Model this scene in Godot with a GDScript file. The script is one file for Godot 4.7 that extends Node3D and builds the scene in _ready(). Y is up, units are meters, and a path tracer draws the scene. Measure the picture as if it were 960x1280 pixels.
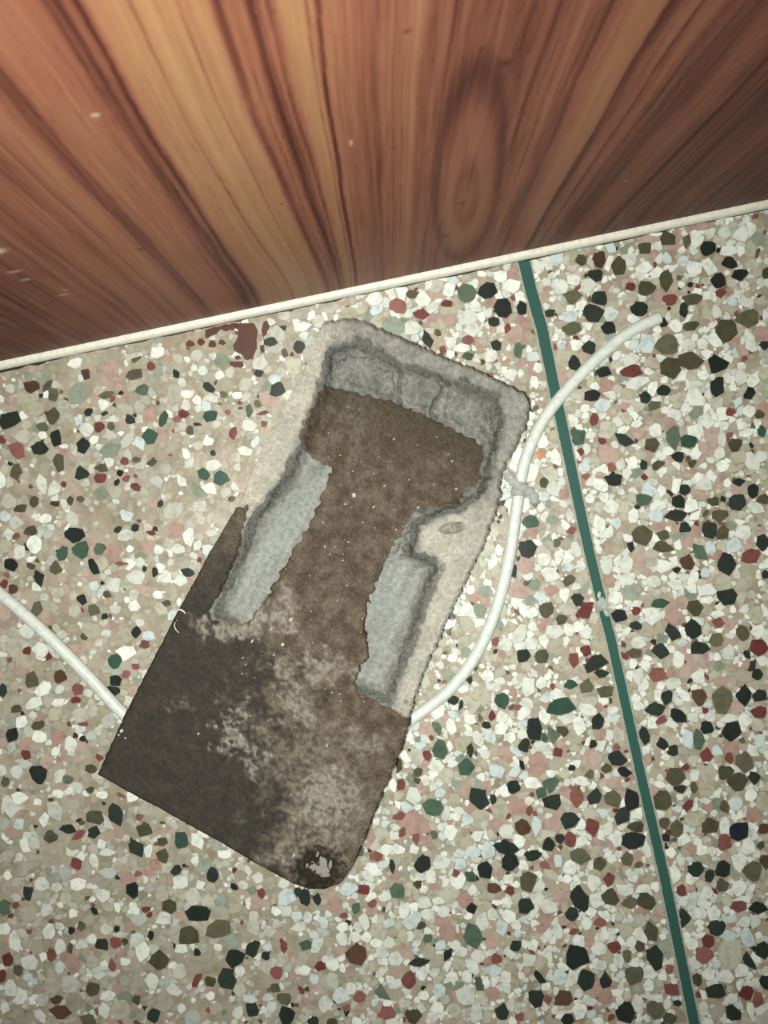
extends Node3D
# A terrazzo floor with a mud-filled concrete trough lying on it, a white cable under the trough and the foot of a
# wood-grain panel, lit by the small lamp of the camera that looks straight down. Metres; y up; the panel runs along ALONG.

const CAM_H := 0.42                       # height of the lens over the floor
const K := 0.000434                       # metres on the floor per picture element of the survey grid
const ALONG := Vector3(0.9786, 0.0, -0.2059)   # along the foot of the panel
const AWAY := Vector3(-0.2059, 0.0, -0.9786)   # from the viewer towards the panel
const FACE := 0.120                       # distance of the panel's face from the foot point of the lens

var rng := RandomNumberGenerator.new()
var used_names := {}

# ------------------------------------------------------------------ helpers
func at(px: float, py: float, y := 0.0) -> Vector3:      # a surveyed point at height y, in metres
	var k := K * (CAM_H - y) / CAM_H
	return Vector3((px - 480.0) * k, y, (py - 640.0) * k)

func numbered(called: String) -> String:
	if not used_names.has(called):
		used_names[called] = 0
		return called
	used_names[called] += 1
	return "%s_%03d" % [called, used_names[called]]

func thing(called: String, label: String, category: String, where := Vector3.ZERO) -> Node3D:
	var o := Node3D.new()
	o.name = numbered(called)
	add_child(o, true)
	o.position = where
	o.set_meta("label", label)
	o.set_meta("category", category)
	return o

func put(called: String, m: Mesh, mat: Material, parent: Node) -> MeshInstance3D:
	var o := MeshInstance3D.new()
	o.name = called
	o.mesh = m
	o.material_override = mat
	o.cast_shadow = GeometryInstance3D.SHADOW_CASTING_SETTING_ON
	parent.add_child(o, true)
	return o

func sm(a: float, b: float, x: float) -> float:
	var t := clampf((x - a) / (b - a), 0.0, 1.0)
	return t * t * (3.0 - 2.0 * t)

func lin(c: Color) -> Color:
	return c.srgb_to_linear()

func noise(seed_: int, freq: float, octaves := 3) -> FastNoiseLite:
	var n := FastNoiseLite.new()
	n.seed = seed_
	n.noise_type = FastNoiseLite.TYPE_SIMPLEX_SMOOTH
	n.frequency = freq
	n.fractal_type = FastNoiseLite.FRACTAL_FBM
	n.fractal_octaves = octaves
	return n

func noise_tex(seed_: int, freq: float, ramp: Array, octaves := 4, size := 512) -> NoiseTexture2D:
	var t := NoiseTexture2D.new()
	t.width = size
	t.height = size
	t.seamless = true
	t.noise = noise(seed_, freq, octaves)
	var g := Gradient.new()
	g.offsets = PackedFloat32Array(ramp.map(func(r): return r[0]))
	g.colors = PackedColorArray(ramp.map(func(r): return r[1]))
	t.color_ramp = g
	return t

func bump_tex(seed_: int, freq: float, strength: float, octaves := 5, size := 512) -> NoiseTexture2D:
	var t := NoiseTexture2D.new()
	t.width = size
	t.height = size
	t.seamless = true
	t.as_normal_map = true
	t.bump_strength = strength
	t.noise = noise(seed_, freq, octaves)
	return t

func grain_material(tex: Texture2D, metres: float, rough: float, bump: Texture2D = null, bump_scale := 1.0, spec := 0.5) -> StandardMaterial3D:
	var m := StandardMaterial3D.new()
	m.albedo_texture = tex
	m.roughness = rough
	m.metallic_specular = spec
	m.uv1_triplanar = true
	m.uv1_world_triplanar = true
	m.uv1_scale = Vector3.ONE / metres
	m.vertex_color_use_as_albedo = true
	if bump:
		m.normal_enabled = true
		m.normal_texture = bump
		m.normal_scale = bump_scale
	return m

func plain(c: Color, rough: float, spec := 0.5) -> StandardMaterial3D:
	var m := StandardMaterial3D.new()
	m.albedo_color = c
	m.roughness = rough
	m.metallic_specular = spec
	return m

func read_points(text: String) -> PackedVector2Array:     # "x,y x,y ..."
	var out := PackedVector2Array()
	for w in text.split(" ", false):
		var p := w.split(",")
		out.append(Vector2(p[0].to_float(), p[1].to_float()))
	return out

func side_of(poly: PackedVector2Array, p: Vector2) -> float:   # signed distance, positive inside
	var best := 1e12
	var inside := false
	var n := poly.size()
	var b := poly[n - 1]
	for i in n:
		var a := poly[i]
		var ab := b - a
		var ap := p - a
		var t := clampf(ap.dot(ab) / maxf(ab.length_squared(), 1e-9), 0.0, 1.0)
		best = minf(best, (ap - ab * t).length_squared())
		if (a.y > p.y) != (b.y > p.y) and p.x < (b.x - a.x) * (p.y - a.y) / (b.y - a.y) + a.x:
			inside = not inside
		b = a
	return sqrt(best) if inside else -sqrt(best)

func near_line(line: PackedVector2Array, p: Vector2) -> float:
	var best := 1e12
	for i in line.size() - 1:
		best = minf(best, p.distance_squared_to(Geometry2D.get_closest_point_to_segment(p, line[i], line[i + 1])))
	return sqrt(best)

func resample(line: PackedVector2Array, n: int) -> PackedVector2Array:   # n+1 points, evenly spaced
	var total := 0.0
	for i in line.size() - 1:
		total += line[i].distance_to(line[i + 1])
	var out := PackedVector2Array()
	var k := 0
	var gone := 0.0
	for j in n + 1:
		var want := total * j / n
		while k < line.size() - 2 and gone + line[k].distance_to(line[k + 1]) < want:
			gone += line[k].distance_to(line[k + 1])
			k += 1
		var l := line[k].distance_to(line[k + 1])
		out.append(line[k].lerp(line[k + 1], clampf((want - gone) / maxf(l, 1e-9), 0.0, 1.0)))
	return out

func tube(points: PackedVector3Array, radius: float, sides := 14, squash := 1.0, caps := true, taper := 0.0) -> ArrayMesh:
	var st := SurfaceTool.new()
	st.begin(Mesh.PRIMITIVE_TRIANGLES)
	st.set_smooth_group(0)
	var n := points.size()
	var rings: Array[PackedVector3Array] = []
	for i in n:
		var d := (points[mini(i + 1, n - 1)] - points[maxi(i - 1, 0)]).normalized()
		var s := d.cross(Vector3.UP)
		s = s.normalized() if s.length() > 0.01 else Vector3.RIGHT
		var u := s.cross(d).normalized()
		var r := radius * (1.0 - taper * absf(2.0 * i / (n - 1) - 1.0))
		var ring := PackedVector3Array()
		for j in sides:
			var a := TAU * j / sides
			ring.append(points[i] + s * cos(a) * r + u * sin(a) * r * squash)
		rings.append(ring)
	for i in n - 1:
		for j in sides:
			var j2 := (j + 1) % sides
			for v in [rings[i][j], rings[i + 1][j2], rings[i + 1][j], rings[i][j], rings[i][j2], rings[i + 1][j2]]:
				st.add_vertex(v)
	if caps:
		st.set_smooth_group(-1)
		for j in sides:
			var j2 := (j + 1) % sides
			for v in [points[0], rings[0][j2], rings[0][j], points[n - 1], rings[n - 1][j], rings[n - 1][j2]]:
				st.add_vertex(v)
	st.generate_normals()
	return st.commit()

func smooth_path(pts: PackedVector3Array, per := 12) -> PackedVector3Array:
	var out := PackedVector3Array()
	for i in pts.size() - 1:
		for k in per:
			out.append(pts[i].cubic_interpolate(pts[i + 1], pts[maxi(i - 1, 0)], pts[mini(i + 2, pts.size() - 1)], float(k) / per))
	out.append(pts[pts.size() - 1])
	return out

# profile (x = out from the wall axis, y = height) swept along the panel from u0 to u1
func along_profile(profile: PackedVector2Array, u0: float, u1: float, smooth := false) -> ArrayMesh:
	var st := SurfaceTool.new()
	st.begin(Mesh.PRIMITIVE_TRIANGLES)
	var n := profile.size()
	var q := func(p: Vector2, u: float) -> Vector3: return AWAY * p.x + ALONG * u + Vector3(0, p.y, 0)
	st.set_smooth_group(0 if smooth else -1)
	for i in n:
		var a := profile[i]
		var b := profile[(i + 1) % n]
		for v in [q.call(a, u0), q.call(b, u1), q.call(b, u0), q.call(a, u0), q.call(a, u1), q.call(b, u1)]:
			st.add_vertex(v)
	st.set_smooth_group(-1)
	var tri := Geometry2D.triangulate_polygon(profile)
	for k in range(0, tri.size(), 3):
		for j in [0, 2, 1]:
			st.add_vertex(q.call(profile[tri[k + j]], u0))
		for j in [0, 1, 2]:
			st.add_vertex(q.call(profile[tri[k + j]], u1))
	st.generate_normals()
	return st.commit()

# ------------------------------------------------------------------ the scene
func _ready() -> void:
	rng.seed = 20240611
	var cam := Camera3D.new()
	cam.name = "camera"
	add_child(cam)
	cam.position = Vector3(0, CAM_H, 0)
	cam.rotation_degrees = Vector3(-90, 0, 0)
	cam.near = 0.01
	cam.far = 20.0
	cam.fov = 66.95
	var lens := CameraAttributesPhysical.new()
	lens.frustum_focal_length = 12.0 / tan(deg_to_rad(66.95 / 2.0))
	lens.frustum_focus_distance = 0.40
	lens.exposure_aperture = 9.0
	lens.frustum_near = 0.01
	lens.frustum_far = 20.0
	cam.attributes = lens
	cam.current = true

	var we := WorldEnvironment.new()
	we.name = "world"
	var env := Environment.new()
	env.background_mode = Environment.BG_COLOR
	env.background_color = Color(0.72, 0.76, 0.74)
	env.background_energy_multiplier = 0.17
	env.tonemap_mode = Environment.TONE_MAPPER_LINEAR
	env.tonemap_exposure = 1.0
	env.sdfgi_enabled = true
	env.ssao_enabled = true
	env.ssil_enabled = true
	we.environment = env
	add_child(we)

	var flash := SpotLight3D.new()          # the lamp beside the lens
	flash.name = "flash"
	flash.position = Vector3(-0.018, CAM_H + 0.006, 0.012)
	flash.light_color = Color(0.985, 1.0, 0.965)
	flash.light_energy = 0.256
	flash.light_size = 0.01
	flash.rotation_degrees = Vector3(-90, 0, 0)
	flash.spot_angle = 62.0
	flash.spot_angle_attenuation = 1.0
	flash.spot_range = 8.0
	flash.spot_attenuation = 2.0
	flash.shadow_enabled = true
	add_child(flash)

	build_floor()
	build_panel()
	build_trough()
	build_cable()
	build_bits()

# ------------------------------------------------------------------ terrazzo
# Surveyed chips: each line is a patch (origin x, y, enlargement | kind x y half-length half-width [turn]).
const SURVEY := [
"0 420 4|K 50 420 58 38 -20;O 268 400 32 38;O 215 455 32 30;K 280 508 26 48;K 412 545 32 42;K 198 562 48 32 -15;R 90 575 52 36 30;O 80 682 26 48 20;O 295 635 24 55 -5;K 408 688 36 36;O 508 662 40 20 -5;R 503 712 36 26 -10;Y 382 290 50 52;O 268 290 24 40;B 160 255 45 30;W 375 138 45 24 -10;P 555 165 45 45;R 575 170 22 40 10;O 672 192 44 26 -15;O 675 120 30 12 -25;G 712 270 34 26 -10;O 535 295 40 18 -20;K 443 380 22 24;K 650 418 28 24 30;G 748 505 36 44 20;G 818 415 20 46 10;W 790 80 40 30 -20;R 755 150 24 22;W 432 470 38 30 20;O 240 250 16 34 35;B 430 190 20 32 -20;W 210 735 26 48 -10;W 268 765 28 42 10",
"0 420 4|O 172 828 24 32 -15;O 105 862 40 18 -15;W 28 900 30 24;W 230 910 34 24 -20;W 630 898 36 28 10;R 620 625 26 18 10;O 680 618 26 14;O 760 632 26 18 -15;R 632 712 24 14 -20;R 680 755 26 22;K 585 733 18 16;K 600 683 16 18;W 930 290 34 20;R 918 392 26 22;O 950 470 22 28;W 905 725 20 42 -25;W 930 590 16 45 -25;K 802 838 14 20 15;O 352 822 16 24 25;O 402 815 18 16;O 555 450 18 28 -15;R 495 455 24 30;K 880 190 16 26 -30;R 318 740 14 18;B 278 838 28 14 10",
"200 360 4|R 152 280 22 18;R 203 270 20 18;B 262 280 20 18;R 385 382 38 14;K 555 270 38 22 -5;K 695 292 28 34 10;O 622 322 14 36 -10;K 495 425 28 20 15;K 585 510 36 36;W 575 455 32 22 -20;W 715 192 42 24 -20;K 240 495 34 24 40;W 130 532 34 20;W 270 556 28 18;W 385 538 32 18;W 228 590 30 24;G 252 635 34 36 30;R 122 632 26 20;G 445 608 18 34;R 338 623 18 14;R 366 727 22 34;W 448 688 38 28 15;R 520 680 16 20 20;O 150 710 18 28;K 15 655 26 46;W 240 765 30 20;K 265 826 14 16;W 265 885 40 26;G 220 932 36 32;G 310 952 44 34;W 425 815 45 24;W 480 765 16 36 30;P 540 555 55 40 20;W 140 835 18 50 -30;R 515 625 36 10 -10;O 488 578 20 16 30;W 300 435 24 24;W 215 412 26 22;C 505 200 28 30;W 550 170 30 18",
"0 640 4|K 375 115 52 36 -10;G 400 185 48 48;G 310 208 24 42 20;G 498 182 30 34;O 158 95 36 28 -10;R 80 122 22 18;W 170 165 42 42;W 98 200 28 36;K 55 262 38 32;W 155 235 28 16;O 280 280 30 40;K 195 330 26 46 -15;K 470 280 22 50 -25;O 155 268 26 20;B 65 385 26 24;R 20 360 20 20;O 185 485 30 42 25;K 410 435 30 26 30;O 535 412 22 18;O 468 492 30 34 -20;K 522 524 18 18;C 460 595 42 55 -25;O 425 620 20 22;W 530 605 34 16 10;K 680 600 26 30 30;R 722 662 26 20;G 575 742 36 38;R 628 812 28 18 -10;R 678 772 26 14;K 578 842 30 30;K 565 893 46 24 10;P 665 890 28 30;O 160 840 32 42;K 10 890 24 40;R 388 885 26 32;R 135 692 24 20;R 380 940 28 16;B 300 820 36 34;W 205 690 40 34",
"0 640 4|K 675 76 20 20;K 588 90 26 14 -40;R 758 105 26 12;R 600 258 42 10;W 635 20 34 28;W 570 365 36 36 20;W 470 370 28 26;W 700 250 22 30;W 680 330 48 34;P 735 165 40 34;W 890 185 34 24;W 795 188 26 24;W 940 120 26 50;W 905 340 32 34;K 935 305 34 22;K 775 300 14 28;W 800 285 26 28;W 790 412 28 22;O 832 456 24 14;P 880 90 40 40;W 650 185 20 18;W 865 515 36 22 -20;W 700 555 24 20",
"0 850 4.8|O 100 170 36 30;W 205 135 52 36 -20;W 130 250 36 42 30;O 232 268 48 26 -20;K 75 330 36 50;W 235 340 44 36 20;W 425 385 42 44;K 495 350 20 20;K 452 335 14 28;K 230 560 52 58;G 408 598 32 30;O 550 535 38 28 20;O 540 660 26 20;W 98 550 34 44;W 118 705 54 36;W 345 680 42 22 10;W 415 665 36 18 -20;O 30 610 24 30;R 155 450 36 26 40;R 460 50 36 44;O 570 825 56 40;K 690 810 44 72 -25;K 412 893 48 28;K 560 912 42 34;O 868 898 48 42;R 470 930 55 20 -35;O 305 935 46 40;W 615 690 42 24;R 838 820 24 26;O 490 856 20 14;W 480 295 38 20;W 225 730 24 22;W 345 135 36 22;C 445 750 45 34;W 265 835 24 52 20;R 450 122 36 20;W 115 865 40 30;R 725 690 30 12 20",
"0 1040 4|K 683 80 36 56;O 812 120 30 36;O 808 48 30 22;W 740 95 24 32 15;K 880 192 26 30;G 908 42 36 44;W 905 250 42 30;K 660 295 32 42;W 535 100 40 22;W 390 262 46 32;W 515 315 34 34;K 143 298 24 44;G 20 378 30 40;C 140 405 44 34;K 472 395 14 36 -30;W 245 500 36 42;W 300 572 26 42;W 75 550 30 54;R 258 608 26 36;K 508 560 36 42;W 715 598 40 46;O 795 640 46 42;O 848 370 34 34;R 383 160 30 30;R 690 208 28 14;W 410 560 42 22 -10;W 460 535 26 26;C 185 575 34 32;R 40 635 30 36;O 92 692 24 30;W 140 722 28 20;W 300 680 22 34;C 462 650 24 40;R 562 665 18 34;W 522 665 20 26;W 625 650 26 24;W 760 745 34 44;W 870 790 48 26 30",
"0 1040 4|O 462 790 36 40;W 540 815 44 24 -15;B 300 900 52 36;W 520 895 30 42;C 602 882 42 50;O 682 840 22 26;K 768 915 34 40;O 440 940 42 34;W 200 915 20 46 -35;B 285 838 32 24;W 530 485 34 26;K 585 485 14 20;K 358 492 16 20;O 408 470 20 24;K 755 516 16 28;W 365 410 26 26;R 580 555 30 26;R 730 385 24 16;W 670 395 30 18;C 810 305 36 36;W 205 260 36 34;W 905 880 20 26;R 10 720 20 32;O 350 580 14 30;W 55 780 30 50 -20",
"220 1040 4|K 178 215 30 36 15;W 410 228 28 28;K 110 405 62 40;O 210 488 62 46 -15;O 62 520 64 44;K 295 632 48 46;K 385 580 40 40;K 252 735 42 58;O 172 750 28 34;K 448 620 26 18;W 552 325 46 40;G 648 568 36 26;B 905 615 56 56;R 540 570 16 36;R 505 702 32 30;O 495 780 28 24;O 543 832 38 34;K 380 885 32 44;K 552 920 44 50;W 748 865 36 44;W 478 868 24 32;K 105 602 16 20;R 106 735 16 50 25;W 860 285 44 32;R 935 288 34 28;G 900 382 20 36;G 912 90 30 34;R 425 305 18 30;P 420 340 60 40;P 790 365 46 40;W 605 420 24 28;W 655 425 24 28;W 690 515 32 18;W 460 575 24 20;C 385 470 34 48;W 645 690 30 26;W 780 662 32 32;R 720 670 34 24;W 875 780 24 32",
"220 1040 4|R 915 825 34 30;W 940 450 26 46;W 830 535 26 36;K 685 945 34 24;O 780 950 34 18;W 500 395 26 26;W 95 140 18 28;K 290 272 24 14 25;W 245 112 46 22;W 210 575 22 22;C 130 580 34 22;W 320 695 28 26;W 8 800 30 30;W 690 735 26 22;R 840 415 22 14;K 642 330 28 42;K 706 336 18 40;K 612 300 20 24",
"440 1040 4|K 352 160 42 42;R 120 122 34 22;K 202 165 14 46;G 225 295 40 40 20;R 52 290 30 28;R 100 360 20 26;W 75 440 36 40;W 165 325 32 26;O 328 262 20 24;W 358 352 42 26;W 260 395 24 40;K 772 75 56 32 10;K 788 148 50 42;K 665 192 40 44 -10;G 595 225 50 26 8;B 708 280 40 22;R 790 292 26 24;O 878 248 44 56;K 862 368 42 36;K 898 115 52 26 -10;K 597 382 24 32;G 600 520 44 60 -5;W 650 448 30 46;K 818 566 32 28;W 885 635 34 38;W 630 620 40 30;P 480 505 46 46;P 700 540 40 46;R 722 630 30 30;K 335 650 50 22;K 478 612 20 40 40;O 345 468 30 18;G 380 532 24 24;W 440 565 26 28;W 120 555 28 26;W 185 555 30 30;R 282 740 34 44;G 145 800 24 58 -45;W 572 820 44 54 -40;G 632 755 20 50 -15;K 750 898 30 44 -10;K 918 835 40 54 -15",
"440 1040 4|K 938 725 16 56 -35;O 308 920 38 42;R 175 905 44 38;R 840 925 26 22;W 795 862 20 40;W 575 725 28 34;W 498 725 32 30;W 412 700 26 22;P 700 800 36 34;W 770 730 28 34;W 745 475 28 42;W 700 415 24 34;W 785 420 34 34;W 925 335 48 28;W 450 150 42 34;W 540 155 28 34;W 395 225 28 32;W 600 100 44 30;W 835 45 30 34;R 520 205 16 22;P 735 210 28 26;W 620 905 32 50;W 400 930 36 30;C 510 890 34 34;W 905 565 28 28;W 545 595 34 26;W 430 345 34 18;P 560 340 44 36;W 460 400 30 30;W 70 525 28 26",
"440 840 4|G 748 142 42 42;K 508 140 32 22 -20;G 425 275 18 56 -30;G 443 388 36 48 -15;G 578 478 42 42;K 590 390 18 40;K 630 630 46 66 -20;K 910 290 34 66;K 862 362 32 40;G 955 330 22 30;W 745 280 34 36;W 630 335 26 40 -15;W 690 330 30 28;R 700 222 18 28;R 825 178 20 18;W 495 275 26 40;G 405 675 56 40 10;R 240 722 38 22;R 245 565 20 36 -15;O 235 465 16 46;W 420 470 36 30;W 310 620 36 44;K 670 265 34 16 15;K 545 165 10 34 15;Y 480 10 40 26;W 555 85 28 20;K 808 578 34 34;R 885 692 18 26;B 855 780 42 44;P 930 460 48 56;R 890 445 16 26;W 830 390 44 34;W 895 555 52 26;G 945 600 28 36;P 830 670 48 46;R 320 825 18 36;R 250 805 16 30 30;P 300 760 80 60;K 705 635 16 28;W 520 725 22 22;P 665 580 40 34",
"440 840 4|W 665 410 26 28;P 760 400 30 40;K 850 465 12 30 -20;O 330 500 24 26;O 325 540 16 20;W 440 605 26 24;W 500 455 28 22;R 375 415 20 26;R 395 325 12 18;C 640 715 44 30;W 680 20 34 28;W 715 75 26 22;W 945 55 26 34;W 120 745 18 24;W 500 800 34 40",
"660 1060 4.364|O 285 40 62 44 20;O 388 85 34 42 -20;O 540 62 30 42;W 228 108 36 52;O 605 90 30 16 -30;K 280 272 44 74 -25;K 240 362 34 38;O 450 265 50 40 25;O 550 300 36 38;O 640 290 50 46;W 635 222 64 24;W 525 228 55 26 20;R 395 405 38 28;R 440 170 28 42;P 190 250 50 60;R 250 452 30 18 -20;W 318 408 30 34;K 265 590 66 66;W 382 550 44 40;R 465 538 36 32;O 540 585 24 46;O 608 535 30 36;K 698 600 48 68 -20;O 672 448 34 58 -15;O 578 695 58 50;K 322 712 48 60 15;K 422 725 34 50 5;W 172 710 44 42;B 192 815 48 60 20;K 530 900 46 60;O 692 882 46 46;R 780 770 55 34 20;R 772 660 22 24;K 215 935 40 36;W 655 750 30 34;W 490 785 40 20;W 45 275 40 28;G 5 310 14 40;R 90 90 28 22;K 845 385 40 50;R 835 232 28 34",
"660 1060 4.364|W 345 905 28 30;O 770 930 48 34;R 105 825 24 32;W 495 615 28 44;W 395 640 36 30;W 370 280 34 40;W 355 185 40 46;C 55 620 50 50;W 165 455 28 40",
"760 1060 4.8|K 525 130 52 44;K 610 168 28 46;K 690 130 46 56 20;O 685 215 36 50;O 865 140 56 60;O 940 80 34 50;R 440 255 30 38;W 785 240 44 44;W 510 300 26 42;W 590 270 36 52 30;K 890 355 64 36;R 780 350 50 34;K 655 475 54 46;C 740 620 70 90;R 585 645 60 50 30;R 600 560 34 40;W 555 390 44 36;W 510 575 38 36;W 520 690 36 46 -30;W 605 755 46 34;W 708 770 48 42;W 835 545 36 60 -30;K 845 680 26 76 -35;K 930 615 46 54;K 650 860 60 50;K 750 990 48 50;K 945 805 34 44;W 580 870 28 40;W 740 905 34 30;W 855 965 26 40;C 650 980 44 40;W 570 960 34 50;R 900 905 30 50;R 830 870 50 40;W 820 440 34 36;W 870 440 40 38;W 750 425 40 22;W 395 155 40 54;W 435 65 24 48;W 365 30 40 40;W 885 815 26 34;W 905 190 60 26;O 530 790 36 40;W 560 10 50 30",
"640 840 4.364|O 405 78 46 36 -30;G 320 65 40 26;O 508 105 46 36;K 490 8 34 24;G 265 190 80 48 -10;G 205 355 50 52;O 268 325 34 32;W 365 290 30 72 -15;K 465 270 32 46 20;W 550 250 44 26;W 550 208 32 22;R 250 440 24 30;K 575 470 48 44;K 610 543 42 28;O 518 525 28 28;O 422 558 30 26;W 375 590 60 24 15;K 325 522 18 20;G 195 625 84 40 -35;K 222 708 58 42 -10;R 350 675 34 66 -20;K 450 685 36 56 10;O 550 695 48 56;K 655 690 44 80;K 605 785 42 62;P 222 825 44 44;K 310 800 50 50 20;R 435 840 36 60;R 318 915 32 46;K 265 905 34 28 -35;K 665 920 66 44;O 680 845 50 30;W 520 850 28 44;P 440 470 60 60;P 480 340 30 30;W 525 350 30 36;K 440 395 20 26;P 555 600 46 34;W 135 830 30 60;K 200 940 36 40",
"640 840 4.364|W 175 45 44 46;W 245 125 48 34;W 180 235 36 44;C 570 340 60 40;W 570 910 30 50",
"760 840 4.8|K 350 150 34 46;K 282 222 56 44;K 418 262 60 34 35;R 318 290 44 24 -20;K 208 380 36 60 -20;K 325 428 40 30 30;K 388 468 42 34 20;O 408 630 60 52;K 425 695 52 24 15;O 322 775 60 70;B 548 148 50 52;O 688 168 56 92;K 815 150 44 68;K 910 140 42 40 -30;R 905 240 50 36;K 740 355 52 62;K 595 335 44 36 10;G 545 390 36 68;W 610 272 40 30;O 815 540 54 74;O 778 660 58 52;K 878 632 36 40;O 705 610 48 50;R 728 515 24 34;W 765 785 44 46;W 855 738 34 40;N 790 955 66 56;O 615 925 54 60;R 700 1020 60 50;O 410 940 40 54;O 338 910 30 40;K 340 995 30 28;R 480 800 30 40;B 930 940 44 30;K 890 15 34 36;P 670 50 50 30;R 300 15 60 44;W 385 70 48 34;W 480 400 30 60;C 600 600 50 60;W 820 290 44 40;W 910 410 36 40;R 590 500 34 50",
"760 840 4.8|C 930 780 40 60;O 515 695 26 32;W 540 30 40 44;W 430 180 30 24;W 310 675 40 20;W 420 820 30 26;C 510 890 46 50;W 700 920 34 50;P 870 850 50 50;O 700 810 30 40;P 745 450 50 40",
"540 640 4.364|K 520 200 48 46;G 540 55 50 34;Y 660 45 46 26;K 440 315 22 50;R 758 100 32 22;O 678 168 22 28;W 640 345 70 36 10;W 610 262 40 34;O 745 372 34 32;Y 560 400 32 34;O 630 530 42 42;R 842 530 36 54 15;K 795 480 32 36;O 705 590 36 26 -20;Y 535 485 50 24 -10;Y 360 610 28 38;W 665 650 54 34 10;K 495 785 36 44;O 595 788 42 36;R 770 805 28 40;R 840 755 34 30;K 895 835 66 60;Y 88 868 46 42;Y 185 765 40 28;O 850 940 46 30 -30;Y 760 940 40 22;W 610 920 40 44;W 400 720 36 44;W 840 655 36 36;W 722 440 24 54;W 305 885 40 36;P 470 420 60 40;P 650 430 40 30;W 745 300 28 26;R 345 705 22 30;W 545 550 34 30;K 345 760 24 12;Y 260 540 40 40;Y 290 430 40 34;W 690 245 30 40;P 510 290 44 44;W 540 720 34 40",
"740 640 4.364|K 455 20 58 30;K 510 85 38 30;K 642 100 40 54;O 710 115 36 48;O 385 125 44 24;O 275 130 58 56;O 390 190 54 36;K 210 190 20 34;B 520 275 46 40;G 590 220 30 64 -25;K 728 285 54 58;K 728 465 54 50;K 930 165 44 44;R 865 240 60 36;W 185 290 34 56;P 250 260 40 44;W 390 295 48 36;W 445 270 30 30;W 455 395 50 26;W 500 355 44 22 15;W 545 415 28 32;W 625 425 60 32;Y 215 430 44 50;W 130 465 40 36;K 145 570 52 34 -10;R 240 540 28 22;W 325 565 52 46;G 370 500 50 26;O 565 520 42 46;P 445 570 60 44;R 690 605 40 28;K 240 620 36 28 -20;K 440 655 32 54 -35;K 548 640 44 50;K 375 760 52 36 35;K 580 740 58 36;O 675 698 36 38;O 820 655 38 42;K 845 775 16 36 -15;K 885 865 44 56;R 355 870 64 50 10;R 910 740 50 44",
"740 640 4.364|W 740 770 32 44;W 250 710 44 34;W 470 810 34 44;W 575 895 34 44;Y 690 840 34 30;W 440 930 50 30;P 510 870 40 34;R 700 920 44 26;W 250 890 30 60 -15;W 825 110 46 40;W 770 185 44 40;O 700 20 40 34;W 645 195 30 34;W 350 20 40 34;W 225 20 30 44;K 945 340 28 20;C 890 560 40 50;W 680 560 40 24;P 520 165 40 36;W 470 185 24 34;O 240 770 50 24;R 180 780 26 26;P 490 490 34 44;C 300 640 44 50;Y 380 690 26 44;W 500 650 30 50 -20;C 790 470 60 50",
"660 440 3.2|K 185 45 28 28;K 300 80 30 22;R 415 75 44 28;O 640 35 60 30;O 570 60 36 46;K 760 52 38 38;K 755 135 30 42;W 610 95 30 24 -30;W 700 92 30 20;K 258 175 34 24;W 298 215 34 26;K 468 182 24 24;K 545 152 32 22;R 265 268 18 26 20;G 198 338 34 36;K 385 352 48 20 35;O 492 370 32 34;W 508 312 24 34 -30;G 580 340 28 50;G 640 355 36 26;W 670 318 36 30;W 708 278 34 26;K 600 418 28 24;K 462 452 18 20;O 518 452 36 16 -25;O 655 447 22 14 -30;R 210 398 14 16;P 320 405 50 40;R 336 460 18 18;K 350 512 42 24 10;R 232 498 22 12;G 460 588 36 24;K 625 552 22 22;K 602 600 34 24 30;K 590 648 42 28;K 838 600 32 36;K 900 555 26 30;K 840 522 28 16;O 745 595 26 20;O 830 370 26 28;Y 772 655 30 24;W 775 345 14 36",
"660 440 3.2|W 780 455 28 22;W 705 530 34 26;P 735 330 34 40;P 720 380 44 30;W 418 445 18 32;P 310 135 30 26;W 435 122 44 24 -15;W 885 235 28 26;K 885 168 22 26;O 925 250 22 18;W 930 415 26 26;W 225 460 28 18;R 810 240 20 14;W 515 660 30 20;O 63 520 18 26;W 60 578 28 22;R 465 500 14 12;W 180 280 26 22;G 935 318 20 22;O 945 590 30 18;K 630 695 24 16;K 725 690 22 20;W 740 260 16 40;O 500 215 40 20 -15;C 400 165 40 24;C 840 420 34 30;W 850 100 26 34;W 900 115 22 34;T 48 408 14 18",
"460 280 1.92|R 72 195 22 18 30;R 130 215 20 12;R 190 190 14 10;P 195 232 18 14;G 237 165 22 22;K 287 160 24 20 -20;K 325 200 20 22;K 368 202 12 18;W 195 158 18 16;W 130 180 18 16;O 105 168 16 10;W 318 125 16 14;W 345 150 22 18;K 302 235 14 12;K 308 292 14 14;R 335 250 8 14;G 360 303 10 18;G 240 318 18 10;K 140 275 12 26 -30;Y 60 245 26 24;W 105 250 24 18;R 240 278 14 10;W 225 298 22 10;W 408 105 18 14;O 512 85 14 14;B 555 85 18 20;K 548 122 20 14;O 602 102 18 24;W 462 152 16 18;W 490 135 20 14;W 528 145 18 22;K 556 178 20 18;K 540 212 24 26;O 490 175 24 20;W 510 195 16 14;W 582 215 18 18;W 485 222 24 12;K 578 250 18 16;O 490 250 22 16;K 532 295 18 16;W 497 290 16 14;K 435 215 16 9 -20;K 495 333 18 18;W 470 260 14 16",
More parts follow.
